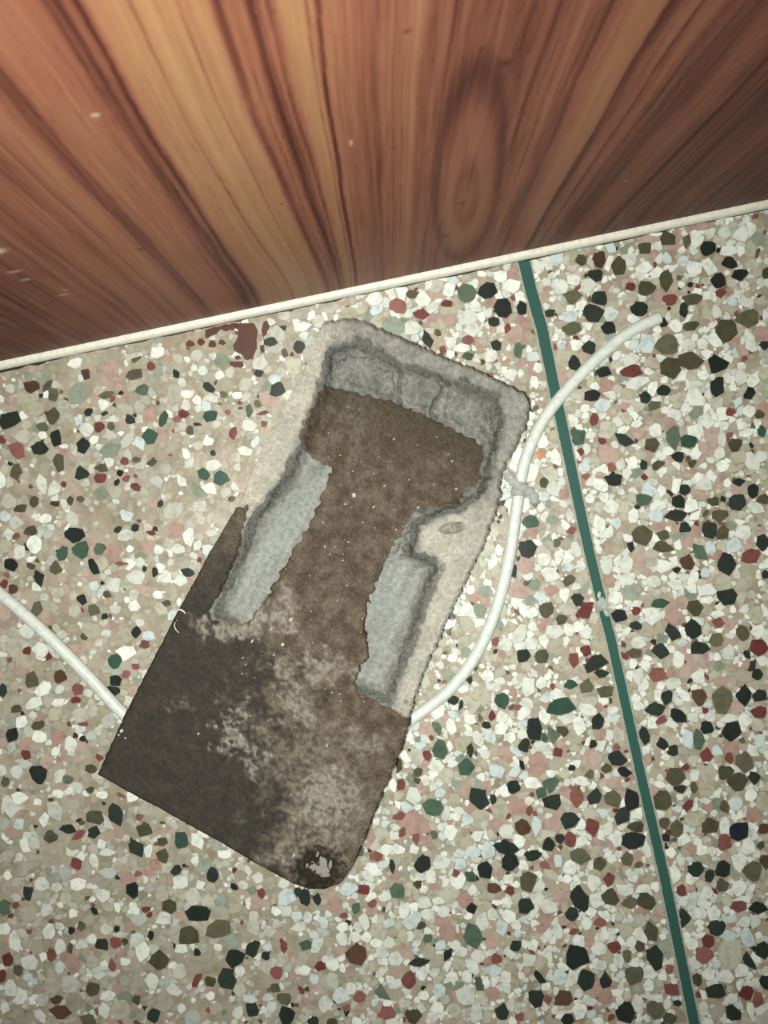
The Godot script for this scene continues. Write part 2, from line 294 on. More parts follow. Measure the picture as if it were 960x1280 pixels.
"460 280 1.92|K 650 205 20 22;O 668 155 22 18;R 630 150 12 12;W 665 103 22 14 -10;O 665 60 22 14;O 715 135 18 26;R 725 182 20 14;O 780 180 26 14;K 757 205 10 18;K 710 238 9 16;O 775 245 20 12;O 858 255 26 28;O 910 225 28 24;K 840 135 20 18;R 847 165 14 14;K 893 122 22 14;W 862 62 24 12;K 868 92 20 14;K 818 58 20 18;W 855 20 16 14;O 720 35 18 20;O 765 40 10 20;W 670 290 18 24;W 690 115 18 12;W 910 190 18 12;O 720 290 28 24;K 800 325 26 16;K 565 355 18 12;W 630 85 12 18;R 445 295 8 9;W 770 290 14 14;K 950 290 12 12;O 955 120 10 14;W 805 365 20 14;W 750 360 18 14",
]

const X0 := -260
const Y0 := 150
const GW := 1480
const GH := 1380
var taken := PackedByteArray()
var chips: Array = []          # {poly: PackedVector2Array (survey grid), kind, area, mid}

func chip_colour(kind: String) -> Color:
	var c: Color
	match kind:
		"K": c = Color(0.155, 0.175, 0.165).lerp(Color(0.21, 0.245, 0.215), rng.randf())
		"N": c = Color(0.15, 0.17, 0.21)
		"G": c = Color(0.20, 0.31, 0.26).lerp(Color(0.40, 0.45, 0.38), rng.randf())
		"O": c = Color(0.30, 0.29, 0.22).lerp(Color(0.41, 0.40, 0.32), rng.randf())
		"B": c = Color(0.38, 0.28, 0.22).lerp(Color(0.30, 0.22, 0.19), rng.randf())
		"R": c = Color(0.42, 0.215, 0.21).lerp(Color(0.575, 0.38, 0.355), rng.randf())
		"P": c = Color(0.68, 0.545, 0.505).lerp(Color(0.74, 0.65, 0.60), rng.randf())
		"Y": c = Color(0.50, 0.54, 0.47).lerp(Color(0.62, 0.65, 0.60), rng.randf())
		"T": c = Color(0.80, 0.55, 0.36)
		"C": c = Color(0.66, 0.63, 0.55).lerp(Color(0.78, 0.765, 0.70), rng.randf())
		_:
			c = Color(0.82, 0.83, 0.79).lerp(Color(0.94, 0.945, 0.91), rng.randf())
			if rng.randf() < 0.13:
				c = Color(0.80, 0.84, 0.835)
	return lin(c)

func claim(mid: Vector2, half: float, other: float, turn: float, gap: float, least: float) -> PackedVector2Array:
	# an angular outline that stops short of its neighbours
	var n := rng.randi_range(6, 8)
	var poly := PackedVector2Array()
	var small := 0
	var shift := rng.randf() * TAU
	for i in n:
		var a := shift + TAU * (i + rng.randf_range(-0.36, 0.36)) / n
		var c := cos(a - turn) / half
		var s := sin(a - turn) / other
		var want := rng.randf_range(0.86, 1.24) / sqrt(c * c + s * s)
		var d := Vector2(cos(a), sin(a))
		var r := 0.0
		while r < want:
			var p := mid + d * (r + gap)
			var gx := int(p.x) - X0
			var gy := int(p.y) - Y0
			if gx < 0 or gy < 0 or gx >= GW or gy >= GH or taken[gy * GW + gx]:
				break
			r += 0.8
		r = minf(r, want)
		if r < want * least:
			small += 1
		poly.append(mid + d * maxf(r, 0.6))
	if small > n / 2:
		return PackedVector2Array()
	return poly

func mark(mid: Vector2, poly: PackedVector2Array) -> float:
	var lo := poly[0]
	var hi := poly[0]
	for p in poly:
		lo = lo.min(p)
		hi = hi.max(p)
	var area := 0.0
	for y in range(maxi(int(lo.y), Y0), mini(int(hi.y) + 1, Y0 + GH - 1)):
		var xs: Array[float] = []
		var b := poly[poly.size() - 1]
		for a in poly:
			if (a.y > y) != (b.y > y):
				xs.append(a.x + (b.x - a.x) * (y - a.y) / (b.y - a.y))
			b = a
		xs.sort()
		for k in range(0, xs.size() - 1, 2):
			for x in range(maxi(int(ceil(xs[k])), X0), mini(int(xs[k + 1]) + 1, X0 + GW - 1)):
				taken[(y - Y0) * GW + x - X0] = 1
				area += 1.0
	return area

func chip_into(st: SurfaceTool, poly: PackedVector2Array, mid: Vector2, colour: Color, origin := Vector3.ZERO) -> void:
	# a ground-flat chip: level top a hair proud of the cement, a small bevel and a skirt that goes under
	var n := poly.size()
	var m := Vector2.ZERO
	for p in poly:
		m += p / n
	var turned := Geometry2D.is_polygon_clockwise(poly)
	var top: Array[Vector3] = []
	var low: Array[Vector3] = []
	for i in n:
		var p := poly[i] if turned else poly[n - 1 - i]
		top.append(at(p.x, p.y) + Vector3(0, 0.00022, 0) - origin)
		var q := p + (p - m).normalized() * 0.7
		low.append(at(q.x, q.y) + Vector3(0, -0.0006, 0) - origin)
	var c := at(m.x, m.y) + Vector3(0, 0.00024, 0) - origin
	st.set_color(colour)
	for i in n:
		var j := (i + 1) % n
		for v in [c, top[j], top[i], top[i], top[j], low[j], top[i], low[j], low[i]]:
			st.set_color(colour)
			st.add_vertex(v)

func build_floor() -> void:
	var floor_node := Node3D.new()
	floor_node.name = "floor"
	add_child(floor_node)
	floor_node.set_meta("kind", "structure")
	floor_node.set_meta("label", "speckled terrazzo floor of white, green and red chips in beige cement")
	floor_node.set_meta("category", "floor")
	# cement bed
	var cement := grain_material(noise_tex(3, 0.012, [[0.0, Color(0.53, 0.49, 0.42)], [0.4, Color(0.60, 0.555, 0.48)], [0.62, Color(0.66, 0.605, 0.535)], [1.0, Color(0.70, 0.62, 0.57)]], 5), 0.16, 0.42, bump_tex(4, 0.06, 3.0), 0.25)
	cement.vertex_color_use_as_albedo = false
	cement.detail_enabled = true
	cement.detail_blend_mode = BaseMaterial3D.BLEND_MODE_MUL
	var bed := BoxMesh.new()
	bed.size = Vector3(1.8, 0.05, 1.8)
	var bed_node := put("cement_bed", bed, cement, floor_node)
	bed_node.position = Vector3(0, -0.025, 0)

	# divider strips: green glass let into the floor, broken once
	var upper := read_points("642,270 650,310 656,332 664,365 677,410 700,520 721,620 738,697 751,750")
	var lower := read_points("754,763 763,797 775,850 800,965 830,1095 868,1280 905,1470")
	var widths := [7.3, 5.8]
	taken.resize(GW * GH)
	taken.fill(0)
	var strips: Array[ArrayMesh] = [strip_mesh(upper, 7.4, 6.0, 0.0004, 0.0), strip_mesh(lower, 5.8, 6.4, 0.0004, 0.0)]
	var margins: Array[ArrayMesh] = [strip_mesh(upper, 9.6, 8.2, 0.00026, 0.8), strip_mesh(lower, 8.0, 8.6, 0.00026, 0.8)]
	for line in [upper, lower]:
		var fine := resample(line, 400)
		for p in fine:
			for dx in range(-8, 9):
				var gx := int(p.x) + dx - X0
				var gy := int(p.y) - Y0
				for e in 2:
					if gx >= 0 and gx < GW and gy + e >= 0 and gy + e < GH:
						taken[(gy + e) * GW + gx] = 1
	# the surveyed chips
	for row in SURVEY:
		var halves: PackedStringArray = row.split("|")
		var head := halves[0].split(" ")
		var ox := head[0].to_float()
		var oy := head[1].to_float()
		var zoom := head[2].to_float()
		for word in halves[1].split(";"):
			var f: PackedStringArray = word.split(" ")
			var mid := Vector2(ox + f[1].to_float() / zoom, oy + f[2].to_float() / zoom)
			var turn := deg_to_rad(f[5].to_float()) if f.size() > 5 else 0.0
			add_chip(mid, f[3].to_float() / zoom, f[4].to_float() / zoom, turn, f[0], 0.9, 0.35)
	# the rest, coarse to fine
	var crowd := noise(71, 0.006, 2)
	var passes := [[13.0, 9.0, 4200], [9.0, 6.0, 16000], [6.0, 4.0, 40000], [4.0, 2.4, 70000]]
	for k in passes.size():
		var pass_: Array = passes[k]
		for i in int(pass_[2]):
			var mid := Vector2(X0 + 4 + rng.randf() * (GW - 8), Y0 + 4 + rng.randf() * (GH - 8))
			if taken[(int(mid.y) - Y0) * GW + int(mid.x) - X0]:
				continue
			if (mid - Vector2(480, 640)).dot(Vector2(AWAY.x, AWAY.z)) > 330.0:
				continue
			var right := mid.x > 660.0 + (mid.y - 332.0) * 0.222
			var dense := crowd.get_noise_2d(mid.x, mid.y)
			var full := 0.90 if right else 0.84
			if mid.x < 420.0 and not right:
				full = 0.50 if mid.y < 820.0 else 0.66
			if rng.randf() > full + dense * 0.7:
				continue
			var r := rng.randf_range(pass_[1], pass_[0])
			var framed := mid.x > -10 and mid.x < 970 and mid.y > 250 and mid.y < 1290
			var kind := "W"
			var roll := rng.randf()
			if framed and k < 2:
				kind = "W" if roll < 0.46 else ("C" if roll < 0.86 else ("P" if roll < 0.97 else "Y"))
			elif framed:
				kind = "W" if roll < 0.46 else ("C" if roll < 0.82 else ("P" if roll < 0.90 else ("R" if roll < 0.935 else ("O" if roll < 0.96 else ("K" if roll < 0.98 else "Y")))))
			else:
				kind = "W" if roll < 0.40 else ("C" if roll < 0.60 else ("P" if roll < 0.70 else ("R" if roll < 0.78 else ("O" if roll < 0.87 else ("K" if roll < 0.96 else "Y")))))
			add_chip(mid, r, r * rng.randf_range(0.55, 1.0), rng.randf() * PI, kind, 0.9 if k < 3 else 0.6, 0.5)
	# the 300 largest in view one by one, the others as one mass
	var mottled := noise_tex(9, 0.02, [[0.0, Color(0.84, 0.84, 0.84)], [0.45, Color(0.96, 0.96, 0.96)], [0.6, Color(1, 1, 1)], [1.0, Color(0.95, 0.95, 0.95)]], 5)
	var stone := grain_material(mottled, 0.06, 0.30, bump_tex(10, 0.05, 2.0), 0.12)
	var outline := slab_outline()
	for c in chips:
		var m: Vector2 = c.mid
		c.shown = 0.0
		if m.x > 6 and m.x < 954 and m.y > 270 and m.y < 1274 and (m - Vector2(480, 640)).dot(Vector2(AWAY.x, AWAY.z)) < 268.0 and side_of(outline, m) < -8.0:
			c.shown = c.area
	chips.sort_custom(func(a, b): return a.shown > b.shown)
	var mass := SurfaceTool.new()
	mass.begin(Mesh.PRIMITIVE_TRIANGLES)
	mass.set_smooth_group(-1)
	for i in chips.size():
		var c: Dictionary = chips[i]
		if i < 300:
			var st := SurfaceTool.new()
			st.begin(Mesh.PRIMITIVE_TRIANGLES)
			st.set_smooth_group(-1)
			var o := at(c.mid.x, c.mid.y)
			chip_into(st, c.poly, c.mid, c.colour, o)
			st.generate_normals()
			var node := put("stone_chip" if i == 0 else "stone_chip_%03d" % i, st.commit(), stone, floor_node)
			node.position = o
		else:
			chip_into(mass, c.poly, c.mid, c.colour)
	mass.generate_normals()
	var rest := put("small_stone_chips", mass.commit(), stone, floor_node)
	rest.set_meta("kind", "stuff")
	# strips
	var glass := plain(Color(0.205, 0.355, 0.32), 0.30)
	var grit := grain_material(noise_tex(15, 0.09, [[0.0, Color(0.42, 0.42, 0.38)], [0.45, Color(0.62, 0.61, 0.56)], [1.0, Color(0.82, 0.81, 0.76)]], 4), 0.03, 0.7)
	grit.vertex_color_use_as_albedo = false
	for i in 2:
		var node := put("divider_strip" if i == 0 else "divider_strip_001", strips[i], glass, floor_node)
		node.set_meta("label", "green divider strip set in the terrazzo" if i == 0 else "lower green divider strip past the break")
		put("mortar_margin" if i == 0 else "mortar_margin_001", margins[i], grit, floor_node)
	# chipped glass where the strip is broken
	for d in [[752, 752, 5.0, 7.0, 0.5], [749, 744, 3.0, 6.0, 0.2], [758, 766, 3.5, 6.0, -0.4], [756, 757, 2.5, 5.0, 0.9]]:
		var st := SurfaceTool.new()
		st.begin(Mesh.PRIMITIVE_TRIANGLES)
		st.set_smooth_group(-1)
		lump_into(st, at(d[0], d[1], 0.0002), d[2] * K, 0.0006, d[3] * K, d[4], lin(Color(0.70, 0.74, 0.71)))
		st.generate_normals()
		put("chipped_edge", st.commit(), stone, floor_node)
	# rust stain by the panel: thin dried scabs on the floor
	var rust := grain_material(noise_tex(21, 0.04, [[0.0, Color(0.17, 0.085, 0.06)], [0.45, Color(0.30, 0.15, 0.105)], [1.0, Color(0.47, 0.30, 0.23)]], 4), 0.012, 0.5)
	rust.vertex_color_use_as_albedo = false
	for text in ["293,409 299,405 316,404 322,411 321,436 316,449 308,451 303,444 294,440 291,432 297,424 298,414", "330,402 335,401 337,408 333,418 329,424 327,415", "293,446 298,444 301,448 296,451", "325,433 331,431 330,440 326,443", "256,413 270,409 290,405 300,404 292,412 284,414 276,412 268,419 258,423", "262,428 267,425 270,430 266,434 261,433", "286,453 304,452 305,457 300,460 288,457", "276,424 283,428 279,432 274,430"]:
		put("rust_stain", film_mesh(frayed(read_points(text)), 0.0005), rust, floor_node)
	# thin dark strip where the floor meets the panel, wider at the left
	var dark_tint := grain_material(noise_tex(23, 0.05, [[0.0, Color(0.13, 0.125, 0.11)], [1.0, Color(0.23, 0.21, 0.18)]], 4), 0.03, 0.9)
	dark_tint.vertex_color_use_as_albedo = false
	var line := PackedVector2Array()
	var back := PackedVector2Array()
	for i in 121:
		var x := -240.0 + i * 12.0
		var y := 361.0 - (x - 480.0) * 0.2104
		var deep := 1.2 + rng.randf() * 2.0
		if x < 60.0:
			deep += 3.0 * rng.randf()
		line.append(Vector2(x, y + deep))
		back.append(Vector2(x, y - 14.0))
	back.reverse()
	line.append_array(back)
	put("dark_line", film_mesh(line, 0.00042), dark_tint, floor_node)

func add_chip(mid: Vector2, half: float, other: float, turn: float, kind: String, gap: float, least: float) -> void:
	var gx := int(mid.x) - X0
	var gy := int(mid.y) - Y0
	if gx < 2 or gy < 2 or gx >= GW - 2 or gy >= GH - 2 or taken[gy * GW + gx]:
		return
	var poly := claim(mid, half, other, turn, gap, least)
	if poly.is_empty():
		return
	var area := mark(mid, poly)
	if area < 5.0:
		return
	var colour := chip_colour(kind)
	if half < 13.0 and least > 0.4 and (kind == "W" or kind == "C") and mid.x < 420.0 and rng.randf() < 0.72:
		colour = colour.lerp(lin(Color(0.605, 0.57, 0.495)), rng.randf_range(0.3, 0.85))     # dull cream chips, close to the cement
	chips.append({"poly": poly, "mid": mid, "area": area, "kind": kind, "colour": colour})

func frayed(poly: PackedVector2Array) -> PackedVector2Array:
	var out := PackedVector2Array()
	for i in poly.size():
		var a := poly[i]
		var b := poly[(i + 1) % poly.size()]
		var k := maxi(1, int(a.distance_to(b) / 2.5))
		for j in k:
			out.append(a.lerp(b, float(j) / k) + Vector2(rng.randf_range(-0.9, 0.9), rng.randf_range(-0.9, 0.9)))
	return out

func film_mesh(poly: PackedVector2Array, y: float) -> ArrayMesh:
	var st := SurfaceTool.new()
	st.begin(Mesh.PRIMITIVE_TRIANGLES)
	st.set_smooth_group(-1)
	if not Geometry2D.is_polygon_clockwise(poly):
		poly.reverse()
	var tri := Geometry2D.triangulate_polygon(poly)
	for k in range(0, tri.size(), 3):
		var a := poly[tri[k]]
		var b := poly[tri[k + 1]]
		var c := poly[tri[k + 2]]
		if (b - a).cross(c - a) < 0.0:
			var t := b
			b = c
			c = t
		for p in [a, b, c]:
			st.add_vertex(at(p.x, p.y) + Vector3(0, y, 0))
	var n := poly.size()
	for i in n:
		var a := at(poly[i].x, poly[i].y)
		var b := at(poly[(i + 1) % n].x, poly[(i + 1) % n].y)
		var up := Vector3(0, y, 0)
		for v in [a + up, b + up, b, a + up, b, a]:
			st.add_vertex(v)
	st.generate_normals()
	return st.commit()

func strip_mesh(line: PackedVector2Array, w0: float, w1: float, y: float, ragged: float) -> ArrayMesh:
	var n := 160
	var pts := resample(line, n)
	var st := SurfaceTool.new()
	st.begin(Mesh.PRIMITIVE_TRIANGLES)
	st.set_smooth_group(-1)
	var l: Array[Vector3] = []
	var r: Array[Vector3] = []
	for i in n + 1:
		var d := (pts[mini(i + 1, n)] - pts[maxi(i - 1, 0)]).normalized()
		var s := Vector2(-d.y, d.x)
		var w := lerpf(w0, w1, float(i) / n) + rng.randf_range(-0.25, 0.25) * (1.0 + ragged * 6.0)
		var v := lerpf(w0, w1, float(i) / n) + rng.randf_range(-0.25, 0.25) * (1.0 + ragged * 6.0)
		var a := pts[i] + s * w
		var b := pts[i] - s * v
		l.append(at(a.x, a.y))
		r.append(at(b.x, b.y))
	var up := Vector3(0, y, 0)
	var down := Vector3(0, -0.002, 0)
	for i in n:
		for q in [l[i] + up, r[i + 1] + up, r[i] + up, l[i] + up, l[i + 1] + up, r[i + 1] + up,
				l[i] + up, l[i] + down, l[i + 1] + up, l[i + 1] + up, l[i] + down, l[i + 1] + down,
				r[i] + up, r[i + 1] + up, r[i] + down, r[i + 1] + up, r[i + 1] + down, r[i] + down]:
			st.add_vertex(q)
	for e in [0, n]:
		for q in [l[e] + up, r[e] + up, r[e] + down, l[e] + up, r[e] + down, l[e] + down]:
			st.add_vertex(q)
	st.generate_normals()
	return st.commit()

func lump_into(st: SurfaceTool, mid: Vector3, a: float, h: float, b: float, turn: float, colour: Color) -> void:
	# an irregular grain: a low faceted dome
	var n := 7
	var base: Array[Vector3] = []
	var ring: Array[Vector3] = []
	for i in n:
		var t := TAU * (i + rng.randf_range(-0.2, 0.2)) / n
		var p := Vector2(cos(t) * a, sin(t) * b).rotated(turn) * rng.randf_range(0.8, 1.15)
		base.append(mid + Vector3(p.x, 0, p.y))
		ring.append(mid + Vector3(p.x * 0.72, h * rng.randf_range(0.6, 0.9), p.y * 0.72))
	var top := mid + Vector3(0, h, 0)
	for i in n:
		var j := (i + 1) % n
		for v in [top, ring[i], ring[j], ring[i], base[i], base[j], ring[i], base[j], ring[j]]:
			st.set_color(colour)
			st.add_vertex(v)

# ------------------------------------------------------------------ panel
func wood_image() -> Image:
	# across = 0.9 m of panel (u from -0.42), up = 0.6 m; fine across, coarse along the grain
	var w := 1800
	var h := 700
	var tone := PackedFloat32Array()          # grain tone over the warped coordinate, 0.25 mm steps, 0 dark .. 1 pale
	var n1 := noise(31, 0.035, 2)
	var n2 := noise(32, 0.16, 2)
	var n3 := noise(33, 0.55, 2)
	var n := 4400
	tone.resize(n)
	var marks := [[-183, 0.20], [-150, 0.30], [-120, 0.36], [-108, 0.48], [-100, 0.42], [-92, 0.54], [-84, 0.48], [-76, 0.56], [-70, 0.38], [-64, 0.54], [-56, 0.58], [-49, 0.34], [-45.5, 0.40], [-42.5, 0.34], [-40, 0.74], [-30, 0.86], [-20, 0.84], [-16, 0.78], [-14, 0.40], [-11.5, 0.56], [-9, 0.60], [-6.5, 0.36], [-4, 0.52], [-1, 0.50], [1, 0.74], [5, 0.84], [8, 0.78], [9.3, 0.36], [11, 0.55], [18, 0.50], [24, 0.46], [30, 0.60], [34, 0.66], [38, 0.48], [44, 0.42], [50, 0.40], [60, 0.40], [72, 0.40], [80, 0.52], [84, 0.36], [90, 0.46], [95, 0.62], [99, 0.60], [102, 0.40], [110, 0.42], [118, 0.32], [124, 0.36], [132, 0.42], [142, 0.26], [150, 0.40], [160, 0.26], [175, 0.36], [200, 0.22], [240, 0.26]]
	for i in n:
		var s := -420.0 + i * 0.25
		var base := 0.32 + 0.22 * n1.get_noise_1d(s)
		for k in marks.size() - 1:
			if s >= marks[k][0] and s < marks[k + 1][0]:
				base = lerpf(marks[k][1], marks[k + 1][1], (s - marks[k][0]) / (marks[k + 1][0] - marks[k][0]))
				break
		var e := n2.get_noise_1d(s)
		var line := maxf(0.0, n3.get_noise_1d(s) - 0.18)
		for d in [[-68.0, 1.6, 0.16], [-46.5, 1.4, 0.18], [-43.0, 0.8, 0.2], [-31.0, 0.5, 0.07], [-25.0, 0.4, 0.07], [-14.5, 1.3, 0.16], [-10.0, 0.9, 0.1], [-6.5, 1.6, 0.2], [-2.0, 0.6, 0.1], [9.4, 0.8, 0.2], [16.0, 0.5, 0.08], [23.0, 0.6, 0.10], [37.0, 0.7, 0.10], [87.0, 1.0, 0.16], [102.0, 1.1, 0.16], [120.0, 1.6, 0.16], [142.0, 1.8, 0.15], [158.0, 1.4, 0.13], [-88.0, 1.0, 0.12], [-104.0, 1.0, 0.10], [-132.0, 1.4, 0.10]]:
			base -= d[2] * exp(-pow((s - d[0]) / d[1], 2))
		tone[i] = base + 0.12 * e - 0.60 * line * line - 0.26 * line
	var sway := noise(34, 0.006, 2)
	var streak := noise(35, 1.0, 3)
	var pore := noise(36, 1.0, 2)
	var blot := noise(37, 0.012, 3)
	var ramp_at := [0.0, 0.22, 0.42, 0.6, 0.85, 1.0]
	var ramp: Array[Color] = [Color(0.225, 0.105, 0.08), Color(0.345, 0.19, 0.15), Color(0.468, 0.282, 0.218), Color(0.525, 0.342, 0.258), Color(0.565, 0.415, 0.29), Color(0.595, 0.45, 0.33)]
	var table := PackedColorArray()
	for i in 257:
		var t := i / 256.0
		var k := 0
		while k < 4 and t > ramp_at[k + 1]:
			k += 1
		table.append(ramp[k].lerp(ramp[k + 1], clampf((t - ramp_at[k]) / (ramp_at[k + 1] - ramp_at[k]), 0.0, 1.0)))
	var data := PackedByteArray()
	data.resize(w * h * 3)
	var o := 0
	for y in h:
		var v := 600.0 * (1.0 - (y + 0.5) / h)
		var lean := clampf((v - 20.0) / 150.0, 0.0, 1.6)
		for x in w:
			var u := -420.0 + (x + 0.5) * 0.5
			var s := u + 1.6 * sway.get_noise_2d(u * 0.7, v)
			if u > 60.0:
				s -= 12.0 * lean * clampf((u - 95.0) / 40.0, 0.0, 1.0)   # grain on the right leans outwards
			elif u < -5.0:
				pass
			if u < 60.0:
				s -= 9.0 * (1.0 - clampf(v / 240.0, 0.0, 1.0)) * sm(-44.0, -22.0, u) * (1.0 - sm(0.0, 9.0, u))
			var t := 0.0
			# flame figure: nested closed curves round a tall core
			var cx := 67.0 - 0.07 * v
			var du := (u - cx) / 15.0
			var dv := (v - 96.0) / (108.0 if v > 96.0 else 84.0)
			var q := sqrt(du * du + dv * dv + 0.02) + 0.06 * sway.get_noise_2d(u * 3.0, v * 1.2)
			var i := clampi(int((s + 420.0) * 4.0), 0, n - 1)
			t = tone[i]
			if q < 1.25:
				var ring := 0.44 + 0.085 * sin(q * 13.0) - 0.07 * sm(0.75, 1.0, q) + 0.05 * sm(1.0, 0.0, q)
				ring -= 0.075 * exp(-pow((q - 0.93) / 0.10, 2)) + 0.06 * sm(0.5, 0.9, q) * sm(110.0, 170.0, v)
				ring += 0.09 * exp(-pow((q - 0.48) / 0.09, 2))
				t = lerpf(ring, t, sm(0.98, 1.25, q))
			t += 0.11 * streak.get_noise_2d(s * 0.35, v * 0.012) + 0.12 * streak.get_noise_2d(s * 1.1 + 400.0, v * 0.02)
			t += 0.10 * blot.get_noise_2d(u, v * 0.5)
			var p := pore.get_noise_2d(u * 0.55, v * 0.22)
			if p > 0.62:
				t -= (p - 0.62) * 1.1
			var c := table[clampi(int(t * 256.0), 0, 256)]
			data[o] = int(c.r * 255.0)
			data[o + 1] = int(c.g * 255.0)
			data[o + 2] = int(c.b * 255.0)
			o += 3
	var img := Image.create_from_data(w, h, false, Image.FORMAT_RGB8, data)
	# small dark knots and pale worn nicks (u mm, v mm, half-width mm, half-height mm, colour)
	var knots := [[61, 196, 3.0, 3.2, 0.45], [53, 206, 1.6, 1.4, 0.4], [-45, 104, 1.6, 1.6, 0.4], [-14, 132, 1.3, 1.0, 0.5], [31, 221, 1.6, 1.4, 0.45], [59, 96, 2.0, 2.4, 0.4], [54, 60, 2.4, 3.6, 0.4], [-72, 118, 2.6, 2.0, 0.4], [-46, 160, 1.5, 1.6, 0.4], [28, 158, 1.2, 1.1, 0.4], [40, 150, 1.3, 1.0, 0.4], [27, 120, 1.2, 1.0, 0.4], [15, 150, 1.1, 1.0, 0.35]]
	for k in knots:
		spot(img, k[0], k[1], k[2], k[3], Color(0.18, 0.09, 0.06), k[4])
	var nicks := [[-118.0, 143, 6.5, 4.0], [-120.5, 122, 4.5, 1.6], [-121, 112, 3.0, 1.7], [-116, 87, 3.6, 1.2], [-113, 92, 2.0, 0.9], [14, 168, 0.9, 3.2], [-18, 92, 0.8, 0.8], [133, 82, 1.4, 0.9], [-36, 38, 0.7, 0.8], [-54, 213, 2.0, 1.4]]
	for k in nicks:
		spot(img, k[0], k[1], k[2], k[3], Color(0.80, 0.77, 0.72), 0.9 if k[2] > 5.0 else 0.55)
	return img

func spot(img: Image, u: float, v: float, a: float, b: float, colour: Color, share: float) -> void:
	var cx := (u + 420.0) * 2.0
	var cy := (600.0 - v) / 0.857
	var rx := a * 2.0
	var ry := b / 0.857
	for y in range(int(cy - ry - 1), int(cy + ry + 2)):
		for x in range(int(cx - rx - 1), int(cx + rx + 2)):
			if x < 0 or y < 0 or x >= img.get_width() or y >= img.get_height():
				continue
			var d := sqrt(pow((x - cx) / rx, 2) + pow((y - cy) / ry, 2)) + 0.25 * sin(x * 1.7 + y * 2.3) * 0.5
			if d < 1.0:
				img.set_pixel(x, y, img.get_pixel(x, y).lerp(colour, share * (1.0 - sm(0.25, 1.0, d))))

func build_panel() -> void:
	var root := thing("wooden_panel", "reddish-brown wood-grain laminate panel with a white bead along its foot", "panel", AWAY * FACE + ALONG * 0.03)
	var back := -root.position
	var u0 := -0.42
	var u1 := 0.48
	var bottom := 0.0045
	var top := 0.60
	# board: face with texture coordinates, eased edges
	var st := SurfaceTool.new()
	st.begin(Mesh.PRIMITIVE_TRIANGLES)
	st.set_smooth_group(-1)
	var e := 0.0008
	var q := func(u: float, v: float, d: float) -> Vector3: return AWAY * (FACE + d) + ALONG * u + Vector3(0, v, 0) + back
	var quad := func(a: Array, b: Array, c: Array, d: Array) -> void:
		for k in [a, b, c, a, c, d]:
			st.set_uv(Vector2((k[0] - u0) / 0.9, 1.0 - k[1] / 0.6))
			st.add_vertex(q.call(k[0], k[1], k[2]))
	quad.call([u0 + e, bottom + e, 0.0], [u0 + e, top - e, 0.0], [u1 - e, top - e, 0.0], [u1 - e, bottom + e, 0.0])
	quad.call([u0 + e, top - e, 0.0], [u0, top, e], [u1, top, e], [u1 - e, top - e, 0.0])
	quad.call([u0, bottom, e], [u0 + e, bottom + e, 0.0], [u1 - e, bottom + e, 0.0], [u1, bottom, e])
	quad.call([u0, bottom, e], [u0, top, e], [u0 + e, top - e, 0.0], [u0 + e, bottom + e, 0.0])
	quad.call([u1 - e, bottom + e, 0.0], [u1 - e, top - e, 0.0], [u1, top, e], [u1, bottom, e])
	quad.call([u0, bottom, 0.018], [u0, top, 0.018], [u0, top, e], [u0, bottom, e])
	quad.call([u1, bottom, e], [u1, top, e], [u1, top, 0.018], [u1, bottom, 0.018])
	quad.call([u0, top, e], [u0, top, 0.018], [u1, top, 0.018], [u1, top, e])
	quad.call([u0, bottom, 0.018], [u0, bottom, e], [u1, bottom, e], [u1, bottom, 0.018])
	quad.call([u1, bottom, 0.018], [u1, top, 0.018], [u0, top, 0.018], [u0, bottom, 0.018])
	st.generate_normals()
	st.generate_tangents()
	var wood := StandardMaterial3D.new()
	wood.albedo_texture = ImageTexture.create_from_image(wood_image())
	wood.roughness = 0.5
	wood.metallic_specular = 0.3
	put("board", st.commit(), wood, root)
	# bead: rounded white edging that stands 3.5 mm proud of the face
	var prof := PackedVector2Array()
	prof.append(Vector2(FACE + 0.004, 0.0030))
	for i in 9:
		var a := -PI / 2 + PI * i / 8.0
		prof.append(Vector2(FACE - 0.0015 - 0.0020 * cos(a), 0.0064 + 0.0034 * sin(a)))
	prof.append(Vector2(FACE + 0.0012, 0.0100))
	prof.append(Vector2(FACE + 0.004, 0.0100))
	var bead_mat := grain_material(noise_tex(41, 0.03, [[0.0, Color(0.80, 0.77, 0.70)], [0.5, Color(0.90, 0.88, 0.82)], [1.0, Color(0.93, 0.91, 0.86)]], 4), 0.06, 0.45)
	bead_mat.vertex_color_use_as_albedo = false
	var bead := put("edging_bead", along_profile(prof, u0, u1), bead_mat, root)
	bead.position = back
	bead.set_meta("label", "off-white rounded edging bead")
	# plinth under the board, set back
	var foot := PackedVector2Array([Vector2(FACE + 0.005, -0.0004), Vector2(FACE + 0.005, 0.0048), Vector2(FACE + 0.016, 0.0048), Vector2(FACE + 0.016, -0.0004)])
	var pl := put("plinth", along_profile(foot, u0, u1), plain(Color(0.16, 0.13, 0.11), 0.8), root)
	pl.position = back

